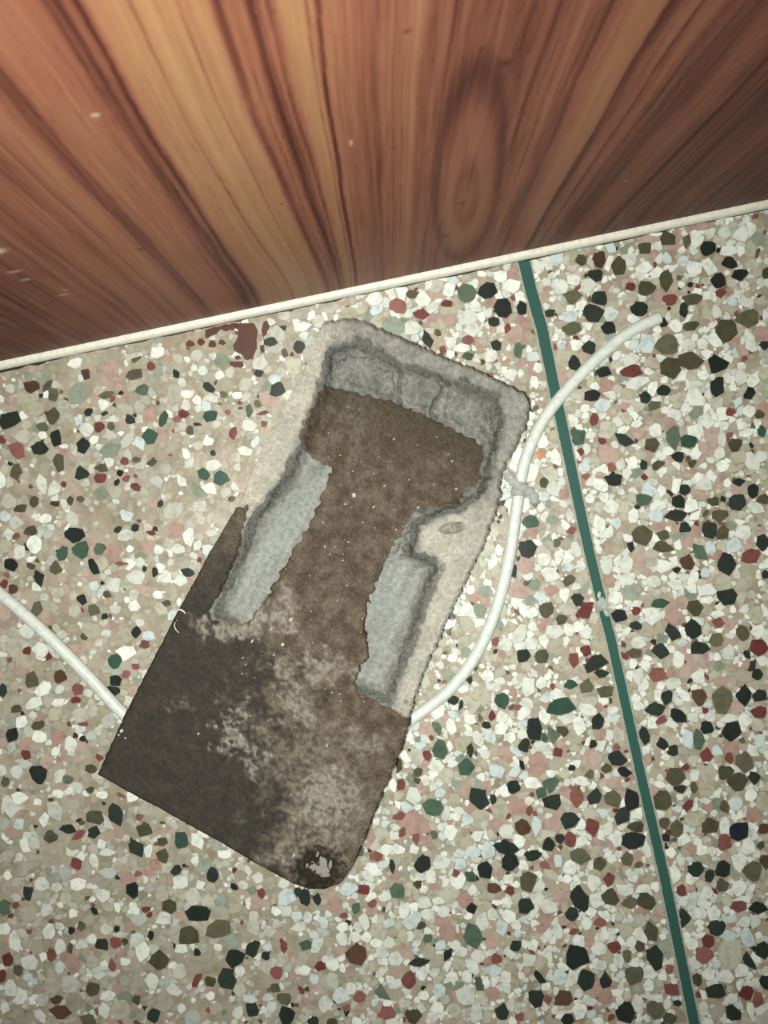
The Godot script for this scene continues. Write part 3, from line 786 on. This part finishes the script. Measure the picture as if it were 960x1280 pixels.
# ------------------------------------------------------------------ trough
const OUT_LEFT := "397,420 392,440 372,480 350,518 325,565 300,626 262,690 240,731 222,764 190,826 155,894 121,969"
const OUT_RIGHT := "657,492 661,503 660,528 650,548 643,562 634,578 629,590 625,604 626,618 621,640 612,660 605,683 590,712 578,738 565,763 552,792 540,820 527,850 516,880 512,903 502,935 490,965 480,988 464,1028 448,1066 436,1090"
const OUT_TOP := "397,420 400,409 408,402 425,399 442,398 452,400 478,412 505,424 532,435 557,447 583,457 605,466 627,477 645,486 657,492"
const OUT_BOTTOM := "121,969 155,988 200,1012 235,1032 270,1051 300,1069 330,1086 352,1098 368,1106 385,1112 405,1113 424,1106 436,1090"
const MUD := "406,478 445,487 496,501 532,516 554,527 576,538 598,550 606,558 608,569 602,585 602,600 583,614 576,632 550,632 518,640 507,662 488,690 472,725 462,750 456,775 458,795 459,821 446,844 444,862 487,885 520,903 545,915 430,1180 60,970 272,634 302,634 311,628 305,660 298,685 281,727 262,765 264,776 285,778 309,780 331,750 350,716 368,684 386,651 401,618 412,589 410,581 396,572 383,563 375,545 390,508"
const RECESS := "410,432 448,423 496,452 554,466 623,494 632,523 625,560 612,605 600,624 580,638 548,646 526,658 521,690 546,699 550,708 525,780 489,883 444,866 400,850 330,810 262,770 281,727 301,682 311,649 332,622 354,596 372,552 390,505 401,476"

func slab_outline() -> PackedVector2Array:
	var o := read_points(OUT_TOP)
	o.append_array(read_points(OUT_RIGHT))
	var b := read_points(OUT_BOTTOM)
	b.reverse()
	o.append_array(b)
	var l := read_points(OUT_LEFT)
	l.reverse()
	o.append_array(l)
	return o

func reach(p: Vector2) -> float:        # distance along the trough from its upper end, survey units
	return (p.x - 530.0) * -0.42 + (p.y - 445.0) * 0.907

func underside(p: Vector2) -> float:    # the trough lies on the cable: its lower end is raised
	return 0.0006 + maxf(reach(p), 0.0) * K * 0.037

func build_trough() -> void:
	var root := thing("concrete_trough", "rough grey concrete trough, half filled with dried brown mud, lying on the terrazzo", "trough", at(355, 745))
	var base := root.position
	var na := 220
	var nb := 490
	var wear := noise(58, 0.09, 4)
	var left := resample(read_points(OUT_LEFT), nb)
	var right := resample(read_points(OUT_RIGHT), nb)
	var top := resample(read_points(OUT_TOP), na)
	for j in range(1, nb):         # worn, nibbled edges
		right[j] += Vector2(1.0, 0.4) * 3.6 * wear.get_noise_1d(j * 1.3) * (1.0 - 0.6 * sm(0.75, 1.0, float(j) / nb))
		left[j] += Vector2(1.0, 0.5) * 0.9 * wear.get_noise_1d(j * 1.3 + 2000.0)
	for i in range(1, na):
		top[i] += Vector2(0.2, 1.0) * 3.4 * wear.get_noise_1d(i * 1.6 + 900.0)
	var bottom := resample(read_points(OUT_BOTTOM), na)
	var wob := noise(50, 0.075, 2)
	var mud_poly := read_points(MUD)
	var recess := read_points(RECESS)
	var rough := noise(51, 0.11, 4)
	var fine := noise(52, 0.30, 3)
	var broad := noise(53, 0.025, 3)
	var patch := noise(54, 0.035, 4)
	var wisp := noise(55, 0.022, 3)
	var scratch := noise(56, 0.22, 3)
	var facets := [read_points("436,440 470,446 494,462 496,496 455,485 414,472 418,450"), read_points("507,458 545,468 554,482 542,510 520,506 504,496"), read_points("563,480 600,490 620,505 616,540 606,550 580,533 552,520")]
	var cracks := [[read_points("446,420 462,428 478,440"), 2.4, 2.2], [read_points("484,446 508,456 530,463 548,468"), 2.0, 2.0], [read_points("577,474 600,484 616,490 626,495"), 2.0, 2.2], [read_points("497,452 501,472 500,500"), 2.2, 1.8], [read_points("560,478 548,494 541,508 546,522"), 2.6, 2.0], [read_points("410,440 402,466 394,494 380,530"), 2.2, 1.6], [read_points("366,570 350,606 332,640"), 1.8, 1.6], [read_points("318,640 296,690 276,738"), 2.2, 1.6], [read_points("556,706 536,752 518,800 500,850"), 2.0, 1.4], [read_points("630,520 616,556 608,596 596,622"), 2.2, 1.6], [read_points("612,510 604,540"), 1.6, 1.2], [read_points("512,660 503,676 492,690"), 2.6, 2.0], [read_points("520,650 522,668"), 1.6, 1.4], [read_points("480,706 520,690 545,700"), 1.8, 1.5]]
	var pits := [[566.0, 660.0, 17.0, 7.0, -0.15, 3.0], [510.0, 686.0, 8.0, 6.0, 0.0, 2.0], [508.0, 878.0, 2.6, 2.6, 0.0, 4.0], [372.0, 607.0, 4.0, 3.0, 0.0, 1.2], [333.0, 750.0, 10.0, 5.0, -0.7, 1.6], [417.0, 420.0, 4.0, 3.0, 0.0, 1.0], [575.0, 655.0, 4.0, 3.0, 0.0, 1.5], [351.0, 626.0, 2.5, 2.0, 0.0, 1.0]]
	# mud markings: pale bloom (x, y, rx, ry, turn, strength)
	var bloom := [[288, 783, 44, 13, 0.05, 1.0], [345, 772, 26, 18, 0.3, 0.7], [322, 768, 34, 16, -0.5, 0.75], [300, 778, 22, 14, 0.0, 0.6], [395, 832, 30, 16, 0.3, 0.75], [360, 850, 16, 36, 0.2, 0.55], [372, 880, 18, 34, -0.3, 0.6], [428, 838, 14, 16, 0.0, 0.5], [300, 895, 16, 8, -0.8, 0.75], [278, 905, 7, 20, 0.1, 0.85], [282, 930, 6, 20, 0.0, 0.7], [296, 924, 20, 9, 0.5, 0.85], [318, 946, 16, 10, 0.6, 0.8], [318, 966, 10, 12, 0.0, 0.5], [335, 920, 8, 24, -0.4, 0.45], [408, 1000, 40, 40, 0.0, 1.0], [430, 985, 22, 30, 0.0, 0.5], [388, 1020, 34, 26, 0.0, 0.45], [450, 930, 34, 18, 0.0, 0.45], [370, 1060, 40, 30, 0.0, 0.42], [345, 1072, 14, 12, 0.0, 0.5], [415, 1050, 22, 30, 0.0, 0.45], [228, 878, 18, 8, 0.0, 0.25], [420, 1020, 60, 60, 0.0, 0.3], [385, 940, 60, 24, -0.5, 0.3], [560, 580, 20, 14, 0.0, 0.2], [440, 520, 26, 30, 0.0, 0.18], [350, 755, 24, 20, 0.0, 0.5]]
	var pos: Array[Vector2] = []
	var conc := PackedFloat32Array()
	var mudh := PackedFloat32Array()
	var ccol := PackedColorArray()
	var mcol := PackedColorArray()
	var keep := PackedByteArray()
	var total := (na + 1) * (nb + 1)
	conc.resize(total)
	mudh.resize(total)
	ccol.resize(total)
	mcol.resize(total)
	keep.resize(total)
	var c00 := top[0]
	var c10 := top[na]
	var c01 := bottom[0]
	var c11 := bottom[na]
	for j in nb + 1:
		var v := float(j) / nb
		for i in na + 1:
			var u := float(i) / na
			var p := left[j].lerp(right[j], u) + top[i].lerp(bottom[i], v) - c00.lerp(c10, u).lerp(c01.lerp(c11, u), v)
			pos.append(p)
			var s := reach(p)
			var k := j * (na + 1) + i
			var jit := Vector2(wob.get_noise_2d(p.x, p.y), wob.get_noise_2d(p.x + 300.0, p.y)) * 4.4
			var m := side_of(mud_poly, p + jit)
			var r := side_of(recess, p + jit * 0.7)
			var rim := minf(minf(p.distance_to(left[j]), p.distance_to(right[j])), minf(p.distance_to(top[i]), p.distance_to(bottom[i])))
			var ro := rough.get_noise_2d(p.x, p.y)
			var fi := fine.get_noise_2d(p.x, p.y)
			var br := broad.get_noise_2d(p.x, p.y)
			# concrete, millimetres below the rim (positive = deeper)
			var dark_tint := 0.0  # how far scratches, cracks and pits are coloured darker
			var east := sm(430.0, 450.0, p.x)
			var shelf := lerpf(6.5, 3.0, sm(lerpf(300.0, 350.0, east), lerpf(405.0, 425.0, east), s))
			var steep := sm(-1.0, 13.0, r)
			var depth := shelf * steep
			depth += 2.2 * sm(12.0, 48.0, r) * (1.0 - sm(200.0, 330.0, s))
			var slope := steep * (1.0 - steep) * 4.0
			depth += ro * (0.45 + 2.2 * slope + 1.1 * (1.0 - sm(60.0, 150.0, s)) * steep) + fi * (0.18 + 0.55 * slope) + br * 0.8
			if s < 190.0 and r > 4.0:      # broken lumps at the upper end
				depth += 1.3 * sin(p.x * 0.115 + p.y * 0.05) * sm(4.0, 16.0, r)
			if r > -6.0 and r < 24.0:      # scratches that run along the walls of the hollow
				var run := (p.x - p.y) * 0.5 if s < 70.0 else p.y
				var e := scratch.get_noise_2d(r * 1.0, run * 0.10)
				depth += (3.6 * slope + 0.5 * sm(-6.0, 0.0, r)) * e * (1.0 - sm(14.0, 24.0, r))
				dark_tint = maxf(dark_tint, sm(0.05, 0.45, e) * sm(-4.0, 2.0, r) * (1.0 - sm(14.0, 24.0, r)))
			if s < 190.0:
				for f in facets:
					var d := side_of(f, p + jit)
					if d > 0.0:
						depth -= 2.6 * sm(0.0, 5.0, d)
			for c in cracks:
				if absf(p.x - c[0][0].x) < 90.0 and absf(p.y - c[0][0].y) < 150.0:
					var d := near_line(c[0], p + jit)
					depth += 2.0 * c[2] * (1.0 - sm(0.0, c[1] * 1.5, d))
					dark_tint = maxf(dark_tint, 1.0 - sm(0.0, c[1] * 1.6, d))
			for t in pits:
				var e := (p - Vector2(t[0], t[1])).rotated(-t[4])
				var d := sqrt(pow(e.x / t[2], 2) + pow(e.y / t[3], 2))
				if d < 1.3:
					dark_tint = maxf(dark_tint, 1.1 * (1.0 - sm(0.45, 1.1, d)) * (0.7 + ro))
					depth += 1.3 * t[5] * (1.0 - sm(0.55, 1.15, d)) * (1.0 + 0.5 * ro)
			depth += 1.8 * pow(1.0 - sm(0.0, 6.0, rim), 2.0)          # worn outer edge
			# mud
			var fill := lerpf(8.6, -0.7, sm(225.0, 415.0, s))
			fill = lerpf(-0.6, fill, sm(0.0, 18.0, r)) if m > 0.0 or r < 18.0 else fill
			fill += ro * 0.35 + fi * 0.22 + br * 0.7
			fill += 1.6 * pow(1.0 - sm(0.0, 5.0, rim), 2.0)
			var inside := sm(-3.0, 3.0, m)
			var bed := lerpf(depth, maxf(depth, fill + 1.6), inside)
			conc[k] = bed
			var lip := (1.0 - sm(0.0, 7.0, m)) * 0.45
			mudh[k] = lerpf(bed + 1.5, fill - lip * 0.4, inside)
			keep[k] = 1 if m > -5.0 else 0
			# colours
			var grey := Color(0.44, 0.435, 0.42).lerp(Color(0.58, 0.575, 0.55), 0.5 + 0.6 * br + 0.25 * ro)
			var lime := Color(0.645, 0.625, 0.585).lerp(Color(0.745, 0.715, 0.67), 0.5 + 0.7 * br)
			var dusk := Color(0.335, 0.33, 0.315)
			var is_rim := 1.0 - sm(-8.0, 3.0, r)
			is_rim *= 1.0 - 0.72 * (1.0 - sm(70.0, 200.0, s)) * sm(400.0, 450.0, p.x)
			var cc := grey.lerp(lime, is_rim)
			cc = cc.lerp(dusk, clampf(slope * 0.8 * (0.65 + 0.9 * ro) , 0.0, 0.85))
			cc = cc.lerp(dusk, 0.55 * dark_tint * clampf(0.8 + ro, 0.0, 1.0))
			if r > 12.0 and s > 150.0:
				cc = cc.lerp(Color(0.63, 0.64, 0.625), (0.62 + 0.5 * scratch.get_noise_2d((p.x * 0.907 + p.y * 0.42) * 0.35, s * 0.03)) * sm(12.0, 22.0, r))
			cc = cc * (1.0 + (0.10 + 0.16 * slope) * fi + 0.12 * ro)
			ccol[k] = lin(Color(clampf(cc.r, 0, 1), clampf(cc.g, 0, 1), clampf(cc.b, 0, 1)))
			var pt := patch.get_noise_2d(p.x, p.y)
			var brown := Color(0.33, 0.285, 0.24).lerp(Color(0.435, 0.385, 0.335), clampf(0.5 + 1.2 * pt + 0.3 * fi, 0.0, 1.0))
			brown = brown.lerp(Color(0.28, 0.245, 0.20), (1.0 - sm(60.0, 170.0, s)) * (0.55 + 0.5 * pt))
			# the bare lower left is nearly black
			var across := (p.x - left[j].x) / maxf(right[j].x - left[j].x, 1.0)
			var dark := sm(255.0, 400.0, s) * (1.0 - sm(0.30, 0.62, across + 0.22 * pt + 0.12 * ro - 0.24 * sm(470.0, 620.0, s)))
			if r > 4.0 and s < 430.0:
				dark *= 1.0 - sm(4.0, 16.0, r)
			var mc := brown.lerp(Color(0.235, 0.222, 0.205).lerp(Color(0.275, 0.252, 0.225), 0.5 + pt), dark)
			var w := Vector2(wisp.get_noise_2d(p.x * 2.0, p.y * 2.0), wisp.get_noise_2d(p.x * 2.0 + 500.0, p.y * 2.0)) * 26.0
			var pale := 0.0
			for b in bloom:
				var e := p + w - Vector2(b[0], b[1])
				if absf(e.x) < 130.0 and absf(e.y) < 130.0:
					e = e.rotated(-b[4])
					var d := sqrt(pow(e.x / b[2], 2) + pow(e.y / b[3], 2))
					pale = maxf(pale, b[5] * (1.0 - sm(0.3, 1.45, d)))
			pale *= clampf(1.05 + 1.0 * ro + 0.5 * pt, 0.15, 1.4)
			mc = mc.lerp(Color(0.60, 0.57, 0.525), clampf(pale, 0.0, 0.85))
			var wet := 1.0 - sm(0.5, 1.15, p.distance_to(Vector2(398, 1086)) / 34.0 + 0.35 * ro)
			mc = mc.lerp(Color(0.155, 0.135, 0.115), wet * 0.9)
			mc = mc * (1.0 + 0.22 * fi + 0.14 * ro)
			mcol[k] = lin(Color(clampf(mc.r, 0, 1), clampf(mc.g, 0, 1), clampf(mc.b, 0, 1)))
	var thick := 0.0205
	var spot3 := func(k: int, mm: float) -> Vector3:
		var p := pos[k]
		var rim_y := underside(p) + thick
		var q := at(p.x, p.y, rim_y)
		return Vector3(q.x, rim_y - mm * 0.001, q.z) - base
	# concrete body: top field, sides, underside
	var st := SurfaceTool.new()
	st.begin(Mesh.PRIMITIVE_TRIANGLES)
	st.set_smooth_group(0)
	var w1 := na + 1
	for k in total:
		st.set_color(ccol[k])
		st.add_vertex(spot3.call(k, conc[k]))
	for j in nb:
		for i in na:
			var a := j * w1 + i
			for t in [a, a + 1, a + w1 + 1, a, a + w1 + 1, a + w1]:
				st.add_index(t)
	st.generate_normals()
	var whole := st.commit()
	var ring: Array[int] = []
	for i in na:
		ring.append(i)
	for j in nb:
		ring.append(j * w1 + na)
	for i in na:
		ring.append(nb * w1 + na - i)
	for j in nb:
		ring.append((nb - j) * w1)
	var side := SurfaceTool.new()
	side.begin(Mesh.PRIMITIVE_TRIANGLES)
	side.set_smooth_group(-1)
	var n := ring.size()
	var mid := pos[(nb / 2) * w1 + na / 2]
	var under: Array[Vector3] = []
	for k in ring:
		var p := pos[k]
		var y := underside(p)
		var q := at(p.x, p.y, y + thick)
		under.append(Vector3(q.x, y, q.z) - base)
	var belly := at(mid.x, mid.y, underside(mid) + thick)
	belly = Vector3(belly.x, underside(mid), belly.z) - base
	for i in n:
		var j := (i + 1) % n
		var a: Vector3 = spot3.call(ring[i], conc[ring[i]])
		var b: Vector3 = spot3.call(ring[j], conc[ring[j]])
		var ca := ccol[ring[i]]
		for v in [a, under[i], under[j], a, under[j], b, under[i], belly, under[j]]:
			side.set_color(ca)
			side.add_vertex(v)
	side.generate_normals()
	whole = side.commit(whole)
	var concrete := grain_material(noise_tex(60, 0.05, [[0.0, Color(0.80, 0.80, 0.79)], [0.4, Color(0.93, 0.93, 0.92)], [0.7, Color(1, 1, 1)], [1.0, Color(0.95, 0.94, 0.92)]], 5), 0.035, 0.92, bump_tex(61, 0.07, 6.0), 0.42, 0.3)
	put("concrete_body", whole, concrete, root)
	# mud
	var mt := SurfaceTool.new()
	mt.begin(Mesh.PRIMITIVE_TRIANGLES)
	mt.set_smooth_group(0)
	var index := {}
	for k in total:
		if keep[k]:
			index[k] = index.size()
			mt.set_color(mcol[k])
			mt.add_vertex(spot3.call(k, mudh[k]))
	for j in nb:
		for i in na:
			var a := j * w1 + i
			if keep[a] and keep[a + 1] and keep[a + w1] and keep[a + w1 + 1]:
				for t in [a, a + 1, a + w1 + 1, a, a + w1 + 1, a + w1]:
					mt.add_index(index[t])
	mt.generate_normals()
	var mud_mesh := mt.commit()
	# the mud's outer edge hangs a little over the concrete
	var rimmed := SurfaceTool.new()
	rimmed.begin(Mesh.PRIMITIVE_TRIANGLES)
	rimmed.set_smooth_group(-1)
	for i in n:
		var a := ring[i]
		var b := ring[(i + 1) % n]
		if keep[a] and keep[b]:
			var va: Vector3 = spot3.call(a, mudh[a])
			var vb: Vector3 = spot3.call(b, mudh[b])
			var la: Vector3 = spot3.call(a, conc[a] + 0.5)
			var lb: Vector3 = spot3.call(b, conc[b] + 0.5)
			for v in [va, la, lb, va, lb, vb]:
				rimmed.set_color(mcol[a])
				rimmed.add_vertex(v)
	rimmed.generate_normals()
	mud_mesh = rimmed.commit(mud_mesh)
	var mud := grain_material(noise_tex(62, 0.06, [[0.0, Color(0.72, 0.71, 0.70)], [0.4, Color(0.92, 0.92, 0.92)], [0.75, Color(1, 1, 1)], [1.0, Color(1.0, 0.98, 0.95)]], 5), 0.03, 0.85, bump_tex(63, 0.08, 5.0), 0.55, 0.3)
	var mud_node := put("mud_fill", mud_mesh, mud, root)
	mud_node.set_meta("label", "dried brown mud with pale bloom")
	# damp lump at the lower corner, with a pale peeling skin and one wet glint
	var damp := SurfaceTool.new()
	damp.begin(Mesh.PRIMITIVE_TRIANGLES)
	damp.set_smooth_group(0)
	dome_into(damp, Vector2(397, 1088), 25.0, 21.0, -0.1, 0.0030, underside(Vector2(397, 1088)) + thick - 0.0012, base, 5)
	damp.generate_normals()
	var wet_mat := grain_material(noise_tex(64, 0.05, [[0.0, Color(0.155, 0.135, 0.11)], [0.6, Color(0.23, 0.20, 0.17)], [1.0, Color(0.33, 0.295, 0.255)]], 4), 0.03, 0.26, bump_tex(65, 0.05, 5.0), 0.6)
	wet_mat.vertex_color_use_as_albedo = false
	var lump := put("damp_lump", damp.commit(), wet_mat, root)
	lump.set_meta("label", "dark damp lump at the corner")
	var peel := SurfaceTool.new()
	peel.begin(Mesh.PRIMITIVE_TRIANGLES)
	peel.set_smooth_group(-1)
	var peel_y := underside(Vector2(400, 1082)) + thick + 0.0016
	for t in [[402, 1088, 9.0, 6.0, 0.1], [404, 1078, 5.0, 8.0, -0.3], [393, 1084, 6.0, 3.0, 0.0], [413, 1081, 2.5, 6.0, 0.2], [384, 1082, 2.0, 3.0, 0.0], [405, 1094, 8.0, 3.0, 0.0], [397, 1068, 2.0, 4.0, 0.3]]:
		lump_into(peel, at(t[0], t[1], peel_y) - base, t[2] * K, 0.0006, t[3] * K, t[4], lin(Color(0.60, 0.585, 0.55)))
	peel.generate_normals()
	put("peeling_skin", peel.commit(), concrete, root)
	# grit lying on the mud
	var grit := SurfaceTool.new()
	grit.begin(Mesh.PRIMITIVE_TRIANGLES)
	grit.set_smooth_group(-1)
	var seen := [[497, 505, 3.0], [440, 618, 3.4], [443, 620, 2.4], [467, 634, 2.4], [493, 547, 2.0], [566, 575, 2.0], [548, 632, 3.2], [523, 633, 2.4], [572, 610, 2.2], [563, 566, 2.2], [435, 678, 1.6], [406, 684, 1.8], [430, 630, 1.8], [482, 606, 2.0], [410, 694, 1.6], [317, 802, 3.2], [302, 822, 2.0], [354, 804, 2.6], [362, 776, 3.6], [343, 817, 1.8], [248, 916, 2.0], [270, 908, 2.4], [415, 866, 1.8], [408, 932, 2.4], [154, 913, 2.6], [148, 918, 1.8], [158, 922, 1.6], [356, 1076, 2.6], [366, 1068, 3.0], [440, 588, 1.5], [512, 600, 1.5], [396, 620, 1.5], [420, 752, 1.6], [432, 734, 1.4], [466, 590, 1.4]]
	for i in 150:
		seen.append([rng.randf_range(300, 590), rng.randf_range(500, 900), rng.randf_range(0.7, 1.5)])
	for g in seen:
		var p := Vector2(g[0], g[1])
		if side_of(mud_poly, p) < 4.0:
			continue
		var best := 0
		var far := 1e9
		for k in range(0, total, 3):
			var d := pos[k].distance_squared_to(p)
			if d < far:
				far = d
				best = k
		var q: Vector3 = spot3.call(best, mudh[best] + 0.25)
		lump_into(grit, q, g[2] * K, g[2] * K * 0.9, g[2] * K * rng.randf_range(0.5, 1.0), rng.randf() * PI, lin(Color(0.70, 0.67, 0.61).lerp(Color(0.83, 0.81, 0.77), rng.randf())))
	grit.generate_normals()
	var gnode := put("loose_grit", grit.commit(), concrete, root)
	gnode.set_meta("kind", "stuff")

func dome_into(st: SurfaceTool, mid: Vector2, a: float, b: float, turn: float, h: float, y: float, base: Vector3, seed_: int) -> void:
	var bump := noise(seed_, 0.09, 3)
	var rings := 12
	var segs := 36
	var grid: Array[Vector3] = []
	for r in rings + 1:
		for s in segs:
			var t := TAU * s / segs
			var f := float(r) / rings
			var e := Vector2(cos(t) * a, sin(t) * b).rotated(turn) * f * (1.0 + 0.10 * sin(t * 3.0 + 1.0) + 0.06 * sin(t * 5.0))
			var p := mid + e
			var hh := h * (1.0 - f * f) * (1.0 + 0.5 * bump.get_noise_2d(p.x, p.y)) - 0.0012 * f * f
			var q := at(p.x, p.y, y)
			grid.append(Vector3(q.x, y + hh, q.z) - base)
	for v in grid:
		st.set_color(Color.WHITE)
		st.add_vertex(v)
	for r in rings:
		for s in segs:
			var s2 := (s + 1) % segs
			for t in [r * segs + s, (r + 1) * segs + s2, (r + 1) * segs + s, r * segs + s, r * segs + s2, (r + 1) * segs + s2]:
				st.add_index(t)

# ------------------------------------------------------------------ cable
func build_cable() -> void:
	var radius := 0.0032
	var y := radius + 0.0002
	var pts := PackedVector3Array()
	for p in read_points("-330,590 -215,600 -105,660 0,742 58,793 108,843 155,893 215,945 300,982 390,980 460,942 516,898 560,864 594,820 620,762 636,700 645,640 655,580 674,534 700,497 740,454 784,417 824,397"):
		pts.append(at(p.x, p.y, y))
	var root := thing("white_cable", "white round cable running under the concrete trough, its cut end beyond the green strip", "cable", pts[11])
	for i in pts.size():
		pts[i] -= root.position
	var path := smooth_path(pts, 14)
	var sheath := grain_material(noise_tex(70, 0.02, [[0.0, Color(0.76, 0.775, 0.74)], [0.5, Color(0.85, 0.865, 0.835)], [1.0, Color(0.89, 0.90, 0.87)]], 4), 0.05, 0.38)
	sheath.vertex_color_use_as_albedo = false
	put("sheath", tube(path, radius, 20, 0.95), sheath, root)
	# conductors showing at the cut end
	var tip := path[path.size() - 1]
	var d := (tip - path[path.size() - 4]).normalized()
	var s := d.cross(Vector3.UP).normalized()
	for k in [-1.0, 1.0]:
		var a: Vector3 = tip - d * 0.002 + s * 0.0011 * k
		put("conductor", tube(PackedVector3Array([a, a + d * 0.0026, a + d * 0.0030]), 0.0008, 8), plain(Color(0.62, 0.50, 0.38), 0.45), root)

# ------------------------------------------------------------------ small things
func build_bits() -> void:
	# a scrap of clear plastic tape round the cable
	var clear := StandardMaterial3D.new()
	clear.albedo_color = Color(0.80, 0.80, 0.78, 0.42)
	clear.transparency = BaseMaterial3D.TRANSPARENCY_ALPHA
	clear.roughness = 0.3
	var tape := thing("plastic_tie", "scrap of clear plastic tape wrapped round the white cable beside the trough", "tie", at(648, 612, 0.0))
	var wrap := PackedVector3Array()
	var along := Vector3(0.17, 0, -0.98).normalized()
	var across := Vector3(0.98, 0, 0.17).normalized()
	for i in 25:
		var a := TAU * i / 24.0
		wrap.append(Vector3(0, 0.0034, 0) + across * cos(a) * 0.0037 + Vector3(0, 1, 0) * sin(a) * 0.0035 + along * 0.0012 * sin(a * 2.0))
	put("wrap", ribbon(wrap, along, 0.0064, 0.0003), clear, tape)
	var o := tape.position
	var tail := PackedVector3Array()
	for p in [[630, 588, 0.0045], [636, 596, 0.006], [643, 604, 0.0074], [651, 609, 0.0074], [660, 614, 0.006], [667, 621, 0.0040], [668, 630, 0.0022], [662, 632, 0.0012]]:
		tail.append(at(p[0], p[1], p[2]) - o)
	put("tail", ribbon(smooth_path(tail, 6), Vector3(0.5, 0.35, -0.8).normalized(), 0.0050, 0.0003), clear, tape)
	# two white fibres on the trough's left edge
	var fibre := plain(Color(0.82, 0.81, 0.77), 0.7)
	var rise := underside(Vector2(225, 768)) + 0.0213
	var curls := [["218,766 224,762 229,764 232,767", "white curl of fibre caught on the upper left edge of the mud"], ["221,775 218,781 220,787 224,791", "thin grey-white fibre lying just below the white curl on the mud"]]
	for c in curls:
		var line := PackedVector3Array()
		for p in read_points(c[0]):
			line.append(at(p.x, p.y, rise))
		var t := thing("fibre", c[1], "fibre", line[0])
		for i in line.size():
			line[i] -= t.position
		put("strand", tube(smooth_path(line, 6), 0.0005 if c == curls[0] else 0.0003, 8, 1.0, true, 0.5), fibre, t)

func ribbon(path: PackedVector3Array, wide: Vector3, width: float, thick: float) -> ArrayMesh:
	var st := SurfaceTool.new()
	st.begin(Mesh.PRIMITIVE_TRIANGLES)
	st.set_smooth_group(0)
	var n := path.size()
	var rows: Array = []
	for i in n:
		var d := (path[mini(i + 1, n - 1)] - path[maxi(i - 1, 0)]).normalized()
		var s := (wide - d * wide.dot(d)).normalized()
		var u := s.cross(d).normalized()
		var half := width * 0.5 * (1.0 + 0.15 * sin(i * 1.3))
		rows.append([path[i] - s * half + u * thick, path[i] + s * half + u * thick, path[i] + s * half - u * thick, path[i] - s * half - u * thick])
	for i in n - 1:
		for j in 4:
			var j2 := (j + 1) % 4
			for v in [rows[i][j], rows[i + 1][j2], rows[i + 1][j], rows[i][j], rows[i][j2], rows[i + 1][j2]]:
				st.add_vertex(v)
	for v in [rows[0][0], rows[0][2], rows[0][1], rows[0][0], rows[0][3], rows[0][2], rows[n - 1][0], rows[n - 1][1], rows[n - 1][2], rows[n - 1][0], rows[n - 1][2], rows[n - 1][3]]:
		st.add_vertex(v)
	st.generate_normals()
	return st.commit()
